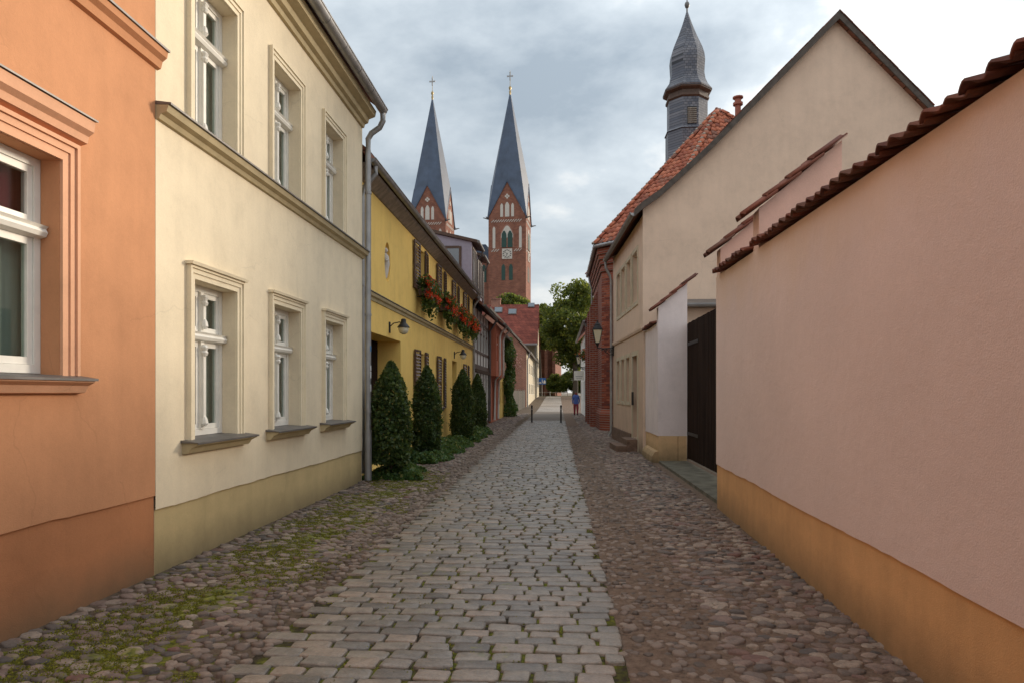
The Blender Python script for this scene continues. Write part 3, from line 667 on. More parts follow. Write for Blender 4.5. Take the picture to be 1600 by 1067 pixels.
# clipped conical shrubs and the beds they stand in
def shrub(px, X, h, r, label, zb=.24):
    Y = onX(px, X); t = thing('conical_shrub', label, 'shrub', (X, Y, 0), 0, 'clipped shrubs along the yellow house')
    b = MB(); b.tube([(0, 0, -.05), (.01, 0, .5), (0, .01, h * .8)], [.035, .028, .01], 8); b.build('trunk', G['bark'], t, True)
    def rad(z):
        q = z / h; return r * (np.where(q < .28, .72 + q, 1.0) * (1 - np.clip((q - .22) / .80, 0, 1) ** 3.0) + .01)
    n = 9500; z = zb + (h - zb) * RNG.beta(1.0, 1.35, n); a = RNG.uniform(0, 2 * math.pi, n)
    lump = 1 + .10 * np.sin(a * 3 + z * 6 + px) + .08 * np.sin(a * 5 - z * 9 + px * 2) + .06 * np.sin(z * 4 + px) + RNG.normal(size=n) * .05
    rr = rad(z) * lump * np.where(RNG.random(n) < .75, RNG.uniform(.86, 1.04, n), RNG.uniform(.35, .9, n)) * np.where(RNG.random(n) < .035, RNG.uniform(1.05, 1.22, n), 1)
    P = np.stack([rr * np.cos(a), rr * np.sin(a), z], 1); leaves('crown', P, .07, G['shrub'], t, np.stack([np.cos(a), np.sin(a), np.full(n, .5)], 1), .45, .62)
shrub(610.5, -3.08, 2.18, .36, 'conical clipped shrub nearest the camera, beside the grey downpipe', .3)
shrub(667, -3.10, 2.24, .335, 'second conical shrub, in front of the first ground-floor shutters')
shrub(723, -3.10, 2.36, .37, 'third conical shrub, beside the second yellow-house door')
shrub(746, -3.15, 2.34, .33, 'farthest and smallest-looking conical shrub of the yellow house row')
def bed(x0, x1, y0, y1, h, n, size, label, mat):
    x = RNG.uniform(0, 1, n); y = RNG.uniform(0, 1, n)
    edge = np.minimum(np.minimum(x, 1 - x) * (x1 - x0) / .35, np.minimum(y, 1 - y) * (y1 - y0) / .35); e = np.clip(edge, 0, 1) ** .5
    X = x0 + (x1 - x0) * x; Y = y0 + (y1 - y0) * y
    X = X + (x - .5) * .25 * np.sin(Y * 3.1); top = h * e * (.75 + .25 * np.sin(X * 7 + Y * 4) * np.sin(Y * 5 - X * 3))
    Z = top * RNG.uniform(.25, 1.05, n) + .012
    o = leaves('ground_cover', np.stack([X, Y, Z], 1), size, mat, None, np.tile([[.35, -.2, .9]], (n, 1)), .55, .8)
    return tag(o, label, 'ground cover', kind='stuff')
bed(-3.50, -2.60, 12.6, 14.1, .30, 5600, .08, 'low dark green ground cover round the foot of the nearest shrub', G['cover'])
bed(-3.66, -2.62, 15.5, 21.4, .33, 15000, .085, 'long bed of low green ground cover under the second shrub', G['cover'])
bed(-3.66, -2.62, 22.4, 28.3, .33, 9000, .10, 'bed of low green ground cover under the far shrubs', G['cover'])
# ================================================================== RIGHT SIDE
def tile_mesh(name, w, l, mat, thick=.016):
    b = MB(); n = 9; top = []
    for j in range(n + 1):
        u = j / n; z = .038 * math.sin(math.pi * min(1, u / .62)) if u < .62 else -.012 * math.sin(math.pi * (u - .62) / .38)
        top.append((u * w * 1.06 - w * .53, z))
    ring = top + [(x, z - thick) for x, z in top[::-1]]
    b.loft([[(x, -.0, z + .03) for x, z in ring], [(x, l, z + .002) for x, z in ring]]); return b.mesh(name, mat, True)
def half_tile(name, r, l, mat):
    b = MB(); n = 8
    pts = [(r * math.cos(math.pi * j / n), r * .8 * math.sin(math.pi * j / n)) for j in range(n + 1)]; ring = pts + [(x * .84, z * .84) for x, z in pts[::-1]]
    b.loft([[(x * 1.08, 0, z * 1.08 + .02) for x, z in ring], [(x * .9, l, z * .9) for x, z in ring]]); return b.mesh(name, mat, True)
PAN = [tile_mesh('roof_tile', .21, .40, G['tile'])]
HALF = half_tile('ridge_tile', .085, .36, G['tile'])
PITCH = math.atan(.81)
G['pink_wall'] = None
def pinkwall():
    """pink plaster; warm light below the clay tiles is painted into the top of it"""
    m, nt, B, N, L = nodes('pink_glow_plaster'); p = pos(N, L); c = (.74, .58, .535)
    col = ramp(N, L, noise(N, L, p, .7, 5), [(.3, sc(c, .93)), (.7, sc(c, 1.06))])
    col = mixc(N, L, .12, col, ramp(N, L, noise(N, L, p, 55, 3), [(.3, sc(c, .7)), (.7, sc(c, 1.2))]))
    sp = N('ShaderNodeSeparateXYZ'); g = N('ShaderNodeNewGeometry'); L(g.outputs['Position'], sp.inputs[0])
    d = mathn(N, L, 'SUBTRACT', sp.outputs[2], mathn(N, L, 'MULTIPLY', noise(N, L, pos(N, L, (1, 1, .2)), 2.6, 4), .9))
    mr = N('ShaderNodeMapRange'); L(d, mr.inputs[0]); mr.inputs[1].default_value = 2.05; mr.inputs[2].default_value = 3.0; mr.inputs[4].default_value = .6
    col = mixc(N, L, mr.outputs[0], col, (.70, .49, .31))  # orange tint towards the top paints in light reflected from the tiles
    L(col, B.inputs['Base Color']); B.inputs['Roughness'].default_value = .92; B.inputs['Specular IOR Level'].default_value = .2
    h = mathn(N, L, 'ADD', noise(N, L, p, 110, 4, .65), mathn(N, L, 'MULTIPLY', noise(N, L, p, 8, 3), 1.6)); bump(N, L, B, h, .6, .008); return m
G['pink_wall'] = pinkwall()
def lean_wall(t, x0, x1, dep, eave, wallmat, plinthmat, cross, k_=0.):
    """wall with a shallow tile coping, and cross walls with steep copings that rise above it"""
    d0 = .46; b = MB(); b.loft([[(x, 0, .62), (x, d0, .62), (x, d0, eave + d0 * .3 - .02 - k_ * x), (x, 0, eave - .02 - k_ * x)] for x in (x0, x1)]); ragged(b, x1, .62); b.build('wall', wallmat, t)
    b = MB(); b.box(x0, x1 - .001, .014, d0 - .01, -.1, .622); b.build('plinth', plinthmat, t)
    s, c = math.sin(PITCH), math.cos(PITCH); spans = []; a = x0; P2 = math.atan(.3); c2 = math.cos(P2)
    for q0, q1 in cross + [(x1, x1)]:
        if q0 - a > .1: spans.append((a, q0))
        a = q1
    for q0, q1 in cross:
        e = eave + .33; m = G['pink'] if wallmat is not G['pier'] else G['pier']
        b = MB(); b.extrude([(.012, eave - .4), (dep, eave - .4), (dep, e + dep * .81), (.012, e)], 0, q0 - .004, q1 + .004); w = b.build('cross_wall', m, t)
        b = MB(); b.box(q0 - .003, q1 + .003, d0 + .001, dep, .62, eave - .401); b.build('cross_wall', m, t)
        b = MB(); b.box(q0, q1, d0 + .001, dep - .012, -.1, .619); b.build('plinth', plinthmat, t)
        for k in range(4):
            for xx in ((q0 + q1) / 2 - .105, (q0 + q1) / 2 + .105):
                y = -.13 + k * .30 * c; inst('roof_tile', PAN[0], w, Matrix.Translation((xx, y, e + y * .81 + .022 + random.uniform(0, .01))) @ Matrix.Rotation(PITCH + random.uniform(-.02, .02), 4, 'X'))
    for a, e in spans:
        n = max(1, round((e - a) / .19)); w = (e - a) / n
        for j in range(n):
            for k in range(2):
                y = -.085 + k * .31 * c2; inst('roof_tile', PAN[0], t, Matrix.Translation((a + (j + .5) * w, y + random.uniform(-.018, .018), eave - k_ * (a + (j + .5) * w) + y * .3 + random.uniform(.0, .016))) @ Matrix.Rotation(random.uniform(-.04, .04), 4, 'Z') @ Matrix.Rotation(P2 + random.uniform(-.03, .03), 4, 'X'))
P1 = Vector((2.19, 9.94, 0)); P0 = Vector((2.0, 3.88, 0)); u = (P0 - P1).normalized()
gw = thing('garden_wall', 'long pink plastered wall with ochre base and clay tile coping at right', 'wall', P1, math.atan2(u.y, u.x))
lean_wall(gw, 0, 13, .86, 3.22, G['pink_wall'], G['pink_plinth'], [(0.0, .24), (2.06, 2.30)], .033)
gp = thing('gate_pier', 'pale plastered pier with sloping tile coping beyond the dark gate', 'pier', (2.26, 18.46, 0), R(-90))
lean_wall(gp, 0, 2.28, .66, 3.2, G['pier'], G['pier_plinth'], [(2.03, 2.28)])
b = MB(); b.extrude([(-.13, -.05), (-.12, .14), (-.06, .24), (.013, .27), (.013, -.05)], 0, .35, 2.2); b.build('foot_kerb', G['pier_plinth'], gp)
gt = thing('timber_gate', 'tall dark brown timber plank gate between the pink wall and pale pier', 'gate', (2.93, 16.24, .1), R(-90))
for j in range(44): 
    b = MB(); b.box(j * .143 + .004, j * .143 + .139, -.0 + random.uniform(-.003, .003), .03, .02, 3.06 + random.uniform(-.01, .01)); b.build('plank', G['darkwood'], gt)
for z in (.4, 1.5, 2.7): b = MB(); b.box(0, 6.29, .031, .08, z, z + .12); b.build('rail', G['darkwood'], gt)
G['slab'] = plain('mossy_concrete', (.13, .12, .09), .9, .4, 4, bmp=.4)
for z in (.55, 2.55):
    b = MB(); b.box(.05, 1.3, -.014, -.004, z, z + .07); b.build('strap_hinge', G['iron'], gt)
b = MB(); b.tube([(3.3, -.004, 1.05), (3.3, -.06, 1.05), (3.3, -.06, 1.2), (3.3, -.004, 1.2)], .012, 6); b.build('handle', G['iron'], gt, True)
b = MB(); b.box(2.28, 2.92, 9.98, 16.2, -.1, .055); tag(b.build('threshold', G['slab']), kind='structure')
lt = thing('lean_to_shed', 'low zinc-edged shed roof behind the timber gate', 'shed', (3.0, 17.3, 0), 0)
b = MB(); b.box(.0, 2.4, .2, 1.1, 0, 3.66); b.build('wall', G['beige_low'], lt)
b = MB(); b.extrude([(-.0, 3.70), (1.15, 3.95), (1.15, 4.0), (-.0, 3.76)], 0, -.05, 2.5); b.build('roof', G['zinc_dark'], lt)
gutter(lt, -.05, 2.5, -.06, 3.72, .06)
# ------------------------------------------------------------------ beige gable house
Q0 = Vector((2.2, 18.5, 0)); Q1 = Vector((1.92, 24.8, 0)); u = (Q0 - Q1).normalized(); LG = (Q0 - Q1).length
gh = thing('gable_house', 'beige house with tall blank gable and narrow windows on the right', 'house', Q1, math.atan2(u.y, u.x))
GI = TM[gh.name].inverted()
def lineX(px):                                            # local x on the street facade for a photo column
    k = (px - 800) / FPX; A = lambda P: P.x * CS + P.y * SN - k * (-P.x * SN + P.y * CS)
    t = A(Q1) / (A(Q1) - A(Q0)); return t * LG
def wz(py, px):
    P = Q1 + u * lineX(px); return zat(py, P.x, P.y)
up_ = [(lineX(a), lineX(c), 4.0, 5.45, .16) for a, c in ((964.5, 969.5), (971.5, 977), (979.5, 986), (989, 996.5))]
lo_ = [(lineX(a), lineX(c), 1.25, 2.62, .16) for a, c in ((964.5, 968.5), (971.5, 976), (979, 984.3))]
do_ = [(lineX(989), lineX(996.5), .34, 2.62, .2)]
HG = 6.2
b = MB(); facade(b, LG, 3.3, lo_ + do_, z0=.0); b.build('lower_wall', G['beige_low'], gh)
b = MB(); facade(b, LG, HG, up_, z0=3.3); 
prof = [(1003, 320), (1030, 301), (1060, 274), (1100, 237), (1130, 207), (1220, 115), (1307, 26), (1447, 167), (1560, 281)]
PG = [ptY(px, py, 18.5) for px, py in prof]
apexX, apexZ = PG[6]
def gl(X, Y, z): return tuple(GI @ Vector((X, Y, z)))
gab = [(2.2, 0)] + [(2.2, PG[0][1] - .05)] + [(x, z - .06) for x, z in PG[1:]] + [(PG[-1][0], 0)]
b.poly([gl(x, 18.5, z) for x, z in gab]); b.poly([gl(x - (.28 if x < 2.3 else 0), 24.8, z) for x, z in gab])
b.poly([gl(PG[-1][0], 18.5, 0), gl(PG[-1][0], 24.8, 0), gl(PG[-1][0], 24.8, PG[-1][1]), gl(PG[-1][0], 18.5, PG[-1][1])])
b.build('wall', G['beige'], gh)
moulding(gh, [(.01, 3.2), (-.03, 3.21), (-.05, 3.27), (-.05, 3.33), (.01, 3.35)], 0, LG - .01, G['beige'], 'string_course')
RP = [ptY(990, 332, 18.5)] + PG
def roofpoly(Y, dx): return [gl(x + (dx if x < 2.4 else 0), Y, z) for x, z in RP] + [gl(x + (dx if x < 2.4 else 0), Y, z - .14) for x, z in RP[::-1]]
b = MB(); b.loft([roofpoly(18.34, 0), roofpoly(24.85, -.28)]); rf = b.build('roof', G['roof_brown'], gh)
b = MB(); 
vp = [gl(x, 18.30, z + .03) for x, z in RP] + [gl(x, 18.30, z - .16) for x, z in RP[::-1]]; vq = [gl(x, 18.335, z + .03) for x, z in RP] + [gl(x, 18.335, z - .16) for x, z in RP[::-1]]
G['verge'] = plain('dark_verge_wood', (.085, .07, .06), .8, .3, 7); b.loft([vp, vq]); b.build('verge_board', G['verge'], gh)
vt = MB(); vt.box(-.02, .30, -.06, .2, 0, .022); VT = vt.mesh('verge_tile', G['tile'])
for seg, n in (((6, 7), 20), ((6, 4), 22)):
    (xa_, za_), (xb_, zb_) = PG[seg[0]], PG[seg[1]]
    for k in range(n):
        q = k / n; x = xa_ + (xb_ - xa_) * q; z = za_ + (zb_ - za_) * q; an = math.atan2(zb_ - za_, abs(xb_ - xa_))
        M = GI @ Matrix.Translation((x, 18.34, z + .035 + random.uniform(0, .012))) @ (Matrix.Rotation(-an, 4, 'Y') if xb_ > xa_ else Matrix.Rotation(R(180), 4, 'Z') @ Matrix.Translation((0, -.2, 0)) @ Matrix.Rotation(-an, 4, 'Y'))
        inst('verge_tile', VT, rf, M)
for a, c, e, g, d in up_ + lo_:
    window(gh, a + .002, c - .002, e + .002, g - .002, .16, .66, False)
    b = MB(); frame_box(b, a - .11, c + .11, e - .02, g + .13, -.022, .01, .11); b.build('surround', G['ivory'], gh)
a, c, e, g, d = do_[0]
b = MB(); b.box(a - .13, a, -.025, .01, .0, g + .13); b.box(c, c + .13, -.025, .01, .0, g + .13); b.box(a, c, -.025, .01, g, g + .13); b.build('door_surround', G['ivory'], gh)
plank_door(gh, a + .002, c - .002, .34, g - .002, .18, G['greywood'], 4)
b = MB(); b.box(a + .1, a + .3, -.06, -.026, 1.25, 1.62); b.build('letter_box', G['iron'], gh)
G['brownstone'] = plain('brown_sandstone', (.17, .11, .08), .85, .35, 9, bmp=.5)
st_ = thing('stone_steps', 'worn brown stone steps at the door of the beige house', 'steps', tuple(Q1 + u * (a + .4)), math.atan2(u.y, u.x))
for k, (w, h, dpt) in enumerate(((.75, .17, .62), (.6, .33, .32))):
    b = MB(); b.box(-w, w, -dpt, -.03 if k else -.325, -.05, h); b.build('step', G['brownstone'], st_)
b = MB(); b.box(.02, a - .15, -.05, .012, -.1, .42); b.build('stone_base', G['brownstone'], gh)
ez = ptY(990, 332, 18.5)[1]
gutter(gh, -.05, LG + .16, -.27, ez - .06, .075)
pipe(gh, [(.05, -.27, ez - .1), (.05, -.26, ez - .35), (.05, -.12, ez - .62), (.05, -.07, ez - .8), (.05, -.07, .3), (.05, -.16, .08)], .05)
b = MB(); X, z = ptY(1153, 166, 22); b.lathe([(.09, -2.6), (.09, .0), (.15, .02), (.15, .09), (.10, .11), (.10, .2), (.16, .23), (.16, .27), (.08, .28)], gl(X, 22, z), 12)
G['flue'] = plain('red_clay_flue', (.36, .13, .09), .8, .2); b.build('chimney_pot', G['flue'], rf, True)
# ------------------------------------------------------------------ wall lanterns
def lantern(X, Y, z, reach, label, ang):
    t = thing('wall_lantern', label, 'lantern', (X, Y, z), ang, 'black lanterns on wall brackets')
    b = MB(); b.box(-.05, .05, -.03, .0, -.25, .2); b.tube([(0, -.02, .02), (0, -reach * .5, .0), (0, -reach, .02)], .018, 8)
    b.tube([(0, -.02, -.2), (0, -reach * .25, -.21), (0, -reach * .5, -.12), (0, -reach * .62, -.01)], .014, 8)
    for cy, cz, r in ((-reach * .22, -.09, .07), (-reach * .45, -.06, .045), (-reach * .7, -.05, .04)):
        b.tube([(0, cy + r * (1 - k / 22) * math.cos(k * .5), cz + r * (1 - k / 22) * math.sin(k * .5)) for k in range(20)], .010, 6)
    b.build('bracket', G['iron'], t, True)
    b = MB(); b.lathe([(.015, .0), (.03, .05), (.09, .16), (.10, .18)], (0, -reach, .02), 4, rot=R(45)); b.lathe([(.235, .62), (.245, .64), (.15, .76), (.13, .78), (.13, .82), (.06, .86), (.03, .9), (.035, .93), (.005, .97)], (0, -reach, .02), 4, rot=R(45))
    for k in range(4):
        a = R(45 + 90 * k); b.tube([(.105 * math.cos(a), -reach + .105 * math.sin(a), .20), (.225 * math.cos(a), -reach + .225 * math.sin(a), .64)], .012, 6)
    b.build('lantern_frame', G['iron'], t)
    b = MB(); b.lathe([(.09, .2), (.205, .635)], (0, -reach, .0), 4, rot=R(45)); b.build('lantern_glass', G['lampglass'], t)
lantern(1.92, 24.55, 3.12, .56, 'black lantern with pale glass on scrolled bracket at the beige house corner', R(-90))
lantern(1.80, 45, 3.22, .5, 'smaller-looking far lantern on the white house beside the chapel', R(-90))
# ------------------------------------------------------------------ brick chapel
EZ = 7.75
bc = thing('brick_chapel', 'red brick chapel with steep clay tile roof behind the beige house', 'chapel', (0, 0, 0))
WP = [(1.85, 37.2), (1.85, 30.1), (3.95, 27.9), (12.4, 27.9), (12.4, 38.6)]
EP = [(1.55, 37.4), (1.55, 29.75), (3.80, 27.45), (12.8, 27.45), (12.8, 39)]
b = MB(); b.loft([[(x, y, z) for x, y in WP] for z in (0, EZ - .05)]); b.build('wall', G['brick'], bc)
def inset(t): return [(w[0] + (e[0] - w[0]) * t, w[1] + (e[1] - w[1]) * t) for w, e in zip(WP, EP)]
for k, (z0, z1, t) in enumerate(((6.7, 6.85, .2), (7.0, 7.2, .25), (7.2, 7.4, .45), (7.4, 7.65, .65))):
    b = MB(); b.loft([[(x, y, z) for x, y in inset(t)] for z in (z0 + .001 * k, z1)]); b.build('cornice', G['brick'], bc)
b = MB(); b.loft([[(x, y, z) for x, y in inset(.3)] for z in (-.1, .7)]); b.loft([[(x, y, .702) for x, y in inset(.28)], [(x, y, .9) for x, y in inset(.05)]]); b.build('stone_base', G['brick'], bc)
APX = Vector((7.45, 33.4, 14.75)); b = MB(); V = [Vector((x, y, EZ)) for x, y in EP]
for k in range(5): b.poly([V[k], V[(k + 1) % 5], APX])
b.poly(V); rf = b.build('roof', G['tile_red'], bc)
for y0 in (33.2, 36.2):
    b = MB(); b.extrude([(1.5, 0), (1.86, 0), (1.86, 6.4), (1.5, 5.6)], 1, y0, y0 + .7); b.build('buttress', G['brick'], bc)
RT = [tile_mesh('roof_tile', .24, .42, G['tile_red'])]
def facet_tiles(A, B, C, w=.24, e=.33):
    """rows of pantiles over the triangle with eave A-B and top C"""
    A, B, C = Vector(A), Vector(B), Vector(C); ux = (B - A).normalized(); nrm = ux.cross(C - A).normalized()
    if nrm.z < 0: nrm = -nrm
    uy = nrm.cross(ux); h = (C - A).dot(uy); cx = (C - A).dot(ux); L_ = (B - A).length; out = []; k = 0
    while k * e < h - .1:
        y = k * e; x0 = cx * y / h; x1 = L_ + (cx - L_) * y / h; x = x0 + w * .5
        x = math.ceil(x0 / w) * w + w * .5 - w * .3
        while x < x1 - w * .1:
            p = A + ux * x + uy * y + nrm * .03
            M = Matrix((ux, uy, nrm)).transposed().to_4x4(); M.translation = p
            out.append((0, M @ Matrix.Rotation(random.uniform(-.03, .03), 4, 'Z') @ Matrix.Translation((0, random.uniform(-.015, .015), random.uniform(0, .012))), .3)); x += w
        k += 1
    return out
its = facet_tiles(V[1], V[2], APX) + facet_tiles(V[2], V[3], APX) + facet_tiles(V[0], V[1], APX)
def above_verge(px, py, p):
    for (x0, y0), (x1, y1) in zip(prof[:-1], prof[1:]):
        if x0 <= px < x1: return py < y0 + (y1 - y0) * (px - x0) / (x1 - x0)
    return px < 1003
PMrf = rf
pieces(rf, 'roof_tile', 'hidden_roof_tiles', RT, its, 300, above_verge)
HR = half_tile('ridge_tile', .13, .42, G['tile_red'])
for k in (0, 1, 2, 3):
    A = V[k]; d = (APX - A); n = int(d.length / .37); uy = d.normalized(); ux = uy.cross(Vector((0, 0, 1))).normalized(); nz = ux.cross(uy)
    for j in range(n):
        M = Matrix((ux, uy, nz)).transposed().to_4x4(); M.translation = A + uy * (j * .37) + nz * .05; inst('ridge_tile', HR, rf, M)
        if k in (1, 2) :
            q = MB(); q.lathe([(.07, -.04), (.10, 0), (.06, .05)], tuple(A + uy * (j * .37 + .02) + nz * .12), 6)
            q.build('mortar_joint', G['mortar'], rf)
# single bricks of the corner facing the street
A, B_ = Vector((*WP[1], 0)), Vector((*WP[2], 0)); ux = (B_ - A).normalized(); nn = Vector((ux.y, -ux.x, 0))
b = MB(); b.box(-.125, .125, -.012, .02, -.042, .042); BR = b.mesh('brick', G['brick_piece']); b = MB(); b.box(-.06, .06, -.012, .02, -.042, .042); BH = b.mesh('brick', G['brick_piece']); its = []
for r_ in range(56):
    x = .0 if r_ % 2 else -.135
    z = 1.0 + r_ * .101
    while x < .95:
        M = Matrix((ux, -nn, Vector((0, 0, 1)))).transposed().to_4x4(); M.translation = A + ux * (x + .135 + (.0)) + Vector((0, 0, z)) + nn * random.uniform(.0, .006)
        if x >= 0: its.append((0, M, .3))
        x += .27
pieces(bc, 'brick', 'more_bricks', [BR], its, 300)
for (p, q) in ((0, 1), (1, 2)):
    a, c = Vector((*EP[p], EZ - .03)), Vector((*EP[q], EZ - .03)); b = MB(); b.tube([a, c], .085, 10); b.build('gutter', G['zinc'], bc, True)
pipe(bc, [(1.6, 36.8, 7.7), (1.62, 36.8, 7.4), (1.75, 36.8, 6.9), (1.75, 36.8, .2)], .05)
# roof turret
tx, ty = onY(1073.5, 36), 36.0
def tz(py): return zat(py, tx, ty)
k_ = 36 / FPX
G['slate_sh'] = brickmat('turret_slate', (.10, .115, .15), (.19, .20, .23), (.045, .05, .06), .19, .13, .45)
b = MB(); b.lathe([(1.10, 9.5), (1.10, tz(212)), (1.16, tz(211)), (1.02, tz(206)), (1.02, tz(160))], (tx, ty, 0), 8, rot=R(22.5)); tu = b.build('turret', G['slate_sh'], bc)
b = MB(); b.lathe([(1.03, tz(163)), (1.10, tz(161)), (1.10, tz(158)), (1.03, tz(157)), (1.03, tz(152)), (1.22, tz(149)), (1.24, tz(145))], (tx, ty, 0), 8, rot=R(22.5)); b.build('turret_cornice', G['brown'], tu)
on = [(1.25, 147), (1.18, 143), (1.02, 136), (.91, 128), (.86, 118), (.88, 108), (.90, 98), (.86, 88), (.76, 78), (.62, 68), (.48, 58), (.38, 50), (.28, 42), (.19, 34), (.12, 27), (.05, 20)]
b = MB(); b.lathe([(r * 1.0, tz(y)) for r, y in on], (tx, ty, 0), 8, rot=R(22.5)); b.build('onion_dome', G['slate_sh'], tu)
b = MB(); b.lathe([(.045, tz(26)), (.04, tz(14)), (.10, tz(12)), (.13, tz(8.5)), (.10, tz(5)), (.03, tz(3)), (.02, tz(-4))], (tx, ty, 0), 10); b.build('finial', G['zinc_dark'], tu, True)
fx, fz0, fz1 = onY(1076, 35), zat(193, tx, 35), zat(166, tx, 35)
b = MB(); b.box(tx - .16, tx + .30, ty - .965, ty - .93, fz0, fz1); lw = b.build('louvre_window', G['iron'], tu)
for j in range(8):
    z = fz0 + .04 + j * (fz1 - fz0 - .06) / 8; b = MB(); b.extrude([(ty - 1.0, z), (ty - .97, z + .05), (ty - .965, z + .04), (ty - .995, z - .01)], 0, tx - .15, tx + .29); b.build('louvre_slat', G['greywood'], tu)
# ------------------------------------------------------------------ white house beyond the chapel
wh = thing('white_house', 'narrow white house with brown tile roof beyond the chapel', 'house', (1.8, 56, 0), R(-90))
LW = 17.0; ops = [(LW - 3 - k * 3.2, LW - 2 - k * 3.2, zz, zz + 1.4, .15) for k in range(5) for zz in (1.0, 3.6)]
b = MB(); facade(b, LW, 5.5, ops); shell(b, LW, 5.5, 8, y=.01); b.build('wall', G['white_wall'], wh)
for a, c, e, g, d in ops: window(wh, a + .002, c - .002, e + .002, g - .002, .15, .66, False, None, 'brown')
roof_simple(wh, LW, 5.5, 8, .3, 48, G['roof_far']); gutter(wh, 0, LW, -.36, 5.56)
b = MB(); b.box(LW - .35, LW + .0, -.3, .02, 0, 5.2); b.build('brick_pilaster', G['brick'], wh)
pipe(wh, [(LW - .6, -.36, 5.5), (LW - .6, -.1, 5.0), (LW - .6, -.08, .2)], .05)
hs = thing('hanging_sign', 'white hanging sign board under the far lantern', 'sign', (1.8, 46.2, 2.42), R(-90))
b = MB(); b.tube([(0, 0, .72), (0, -.78, .72)], .018, 6); b.tube([(0, -.2, .72), (0, -.2, .6)], .008, 6); b.tube([(0, -.66, .72), (0, -.66, .6)], .008, 6); b.build('bracket', G['iron'], hs, True)
b = MB(); b.box(-.03, .03, -.76, -.1, .0, .6); b.build('board', G['white'], hs)
b = MB(); b.box(.031, .034, -.66, -.2, .22, .26); b.box(.031, .034, -.6, -.26, .12, .15); b.build('lettering', G['zinc'], hs)
fb = thing('hanging_basket', 'small basket of red flowers on the white house wall', 'flowers', (1.62, 43, 3.75), 0)
b = MB(); b.lathe([(.08, -.2), (.2, -.05), (.22, .06)], (0, 0, 0), 10); b.box(-.02, .19, -.015, .015, -.02, .02); b.build('basket', G['brown'], fb)
P = RNG.normal(size=(500, 3)) * [.16, .3, .15] + [0, 0, .15]; leaves('foliage', P, .12, G['geranium'], fb)['kind'] = 'stuff'
P = RNG.normal(size=(160, 3)) * [.18, .32, .15] + [-.05, 0, .18]; leaves('blossoms', P, .12, G['bloom'], fb)['kind'] = 'stuff'
# ================================================================== FAR LEFT ROW
# ------------------------------------------------------------------ half-timbered house with dormers
XT = -3.66; T1 = Y2 + .05; T2 = onX(763, XT); LT = T2 - T1
th_ = thing('half_timbered_house', 'white and brown half-timbered house next to the yellow one, with lilac dormers', 'house', (XT, T1, 0), R(90))
nb = 5; cw = LT / nb
ops = [(k * cw + .18, (k + 1) * cw - .18, 3.55, 4.75, .1) for k in range(nb)] + [(k * cw + .25, (k + 1) * cw - .25, 1.0, 2.3, .1) for k in (0, 1, 3, 4)] + [(2 * cw + .2, 3 * cw - .2, .05, 2.3, .2)]
b = MB(); facade(b, LT, 5.35, ops); shell(b, LT, 5.35, 8, y=.01); b.build('wall', G['white_wall'], th_)
for k in range(nb + 1):
    x = min(max(k * cw, .07), LT - .07); b = MB(); b.box(x - .07, x + .07, -.02, .02, 0, 5.3); b.build('timber_post', G['brown'], th_)
for z, h, o in ((2.66, .2, .05), (3.4, .12, .022), (4.78, .12, .022), (.0, .2, .022)):
    b = MB(); b.box(0, LT, -o - .004, .018, z, z + h); b.build('timber_beam', G['brown'], th_)
for k in range(16): b = MB(); b.box(k * LT / 16 + .1, k * LT / 16 + .24, -.12, .0, 2.5, 2.655); b.build('joist_end', G['brown'], th_)
for a, c, e, g, d in ops[:-1]: window(th_, a + .002, c - .002, e + .002, g - .002, .1, .7, False, None, 'brown' if e > 3 else 'white')
a, c, e, g, d = ops[-1]; plank_door(th_, a + .002, c - .002, e, g - .002, .2, G['brown'], 5)
roof_simple(th_, LT, 5.36, 8, .38, 40, G['roof_brown']); gutter(th_, -.02, LT, -.45, 5.4, .07, G['zinc_dark'])
pipe(th_, [(LT - .1, -.45, 5.34), (LT - .1, -.3, 5.1), (LT - .1, -.1, 4.8), (LT - .1, -.08, .1)], .06, G['zinc_dark'])
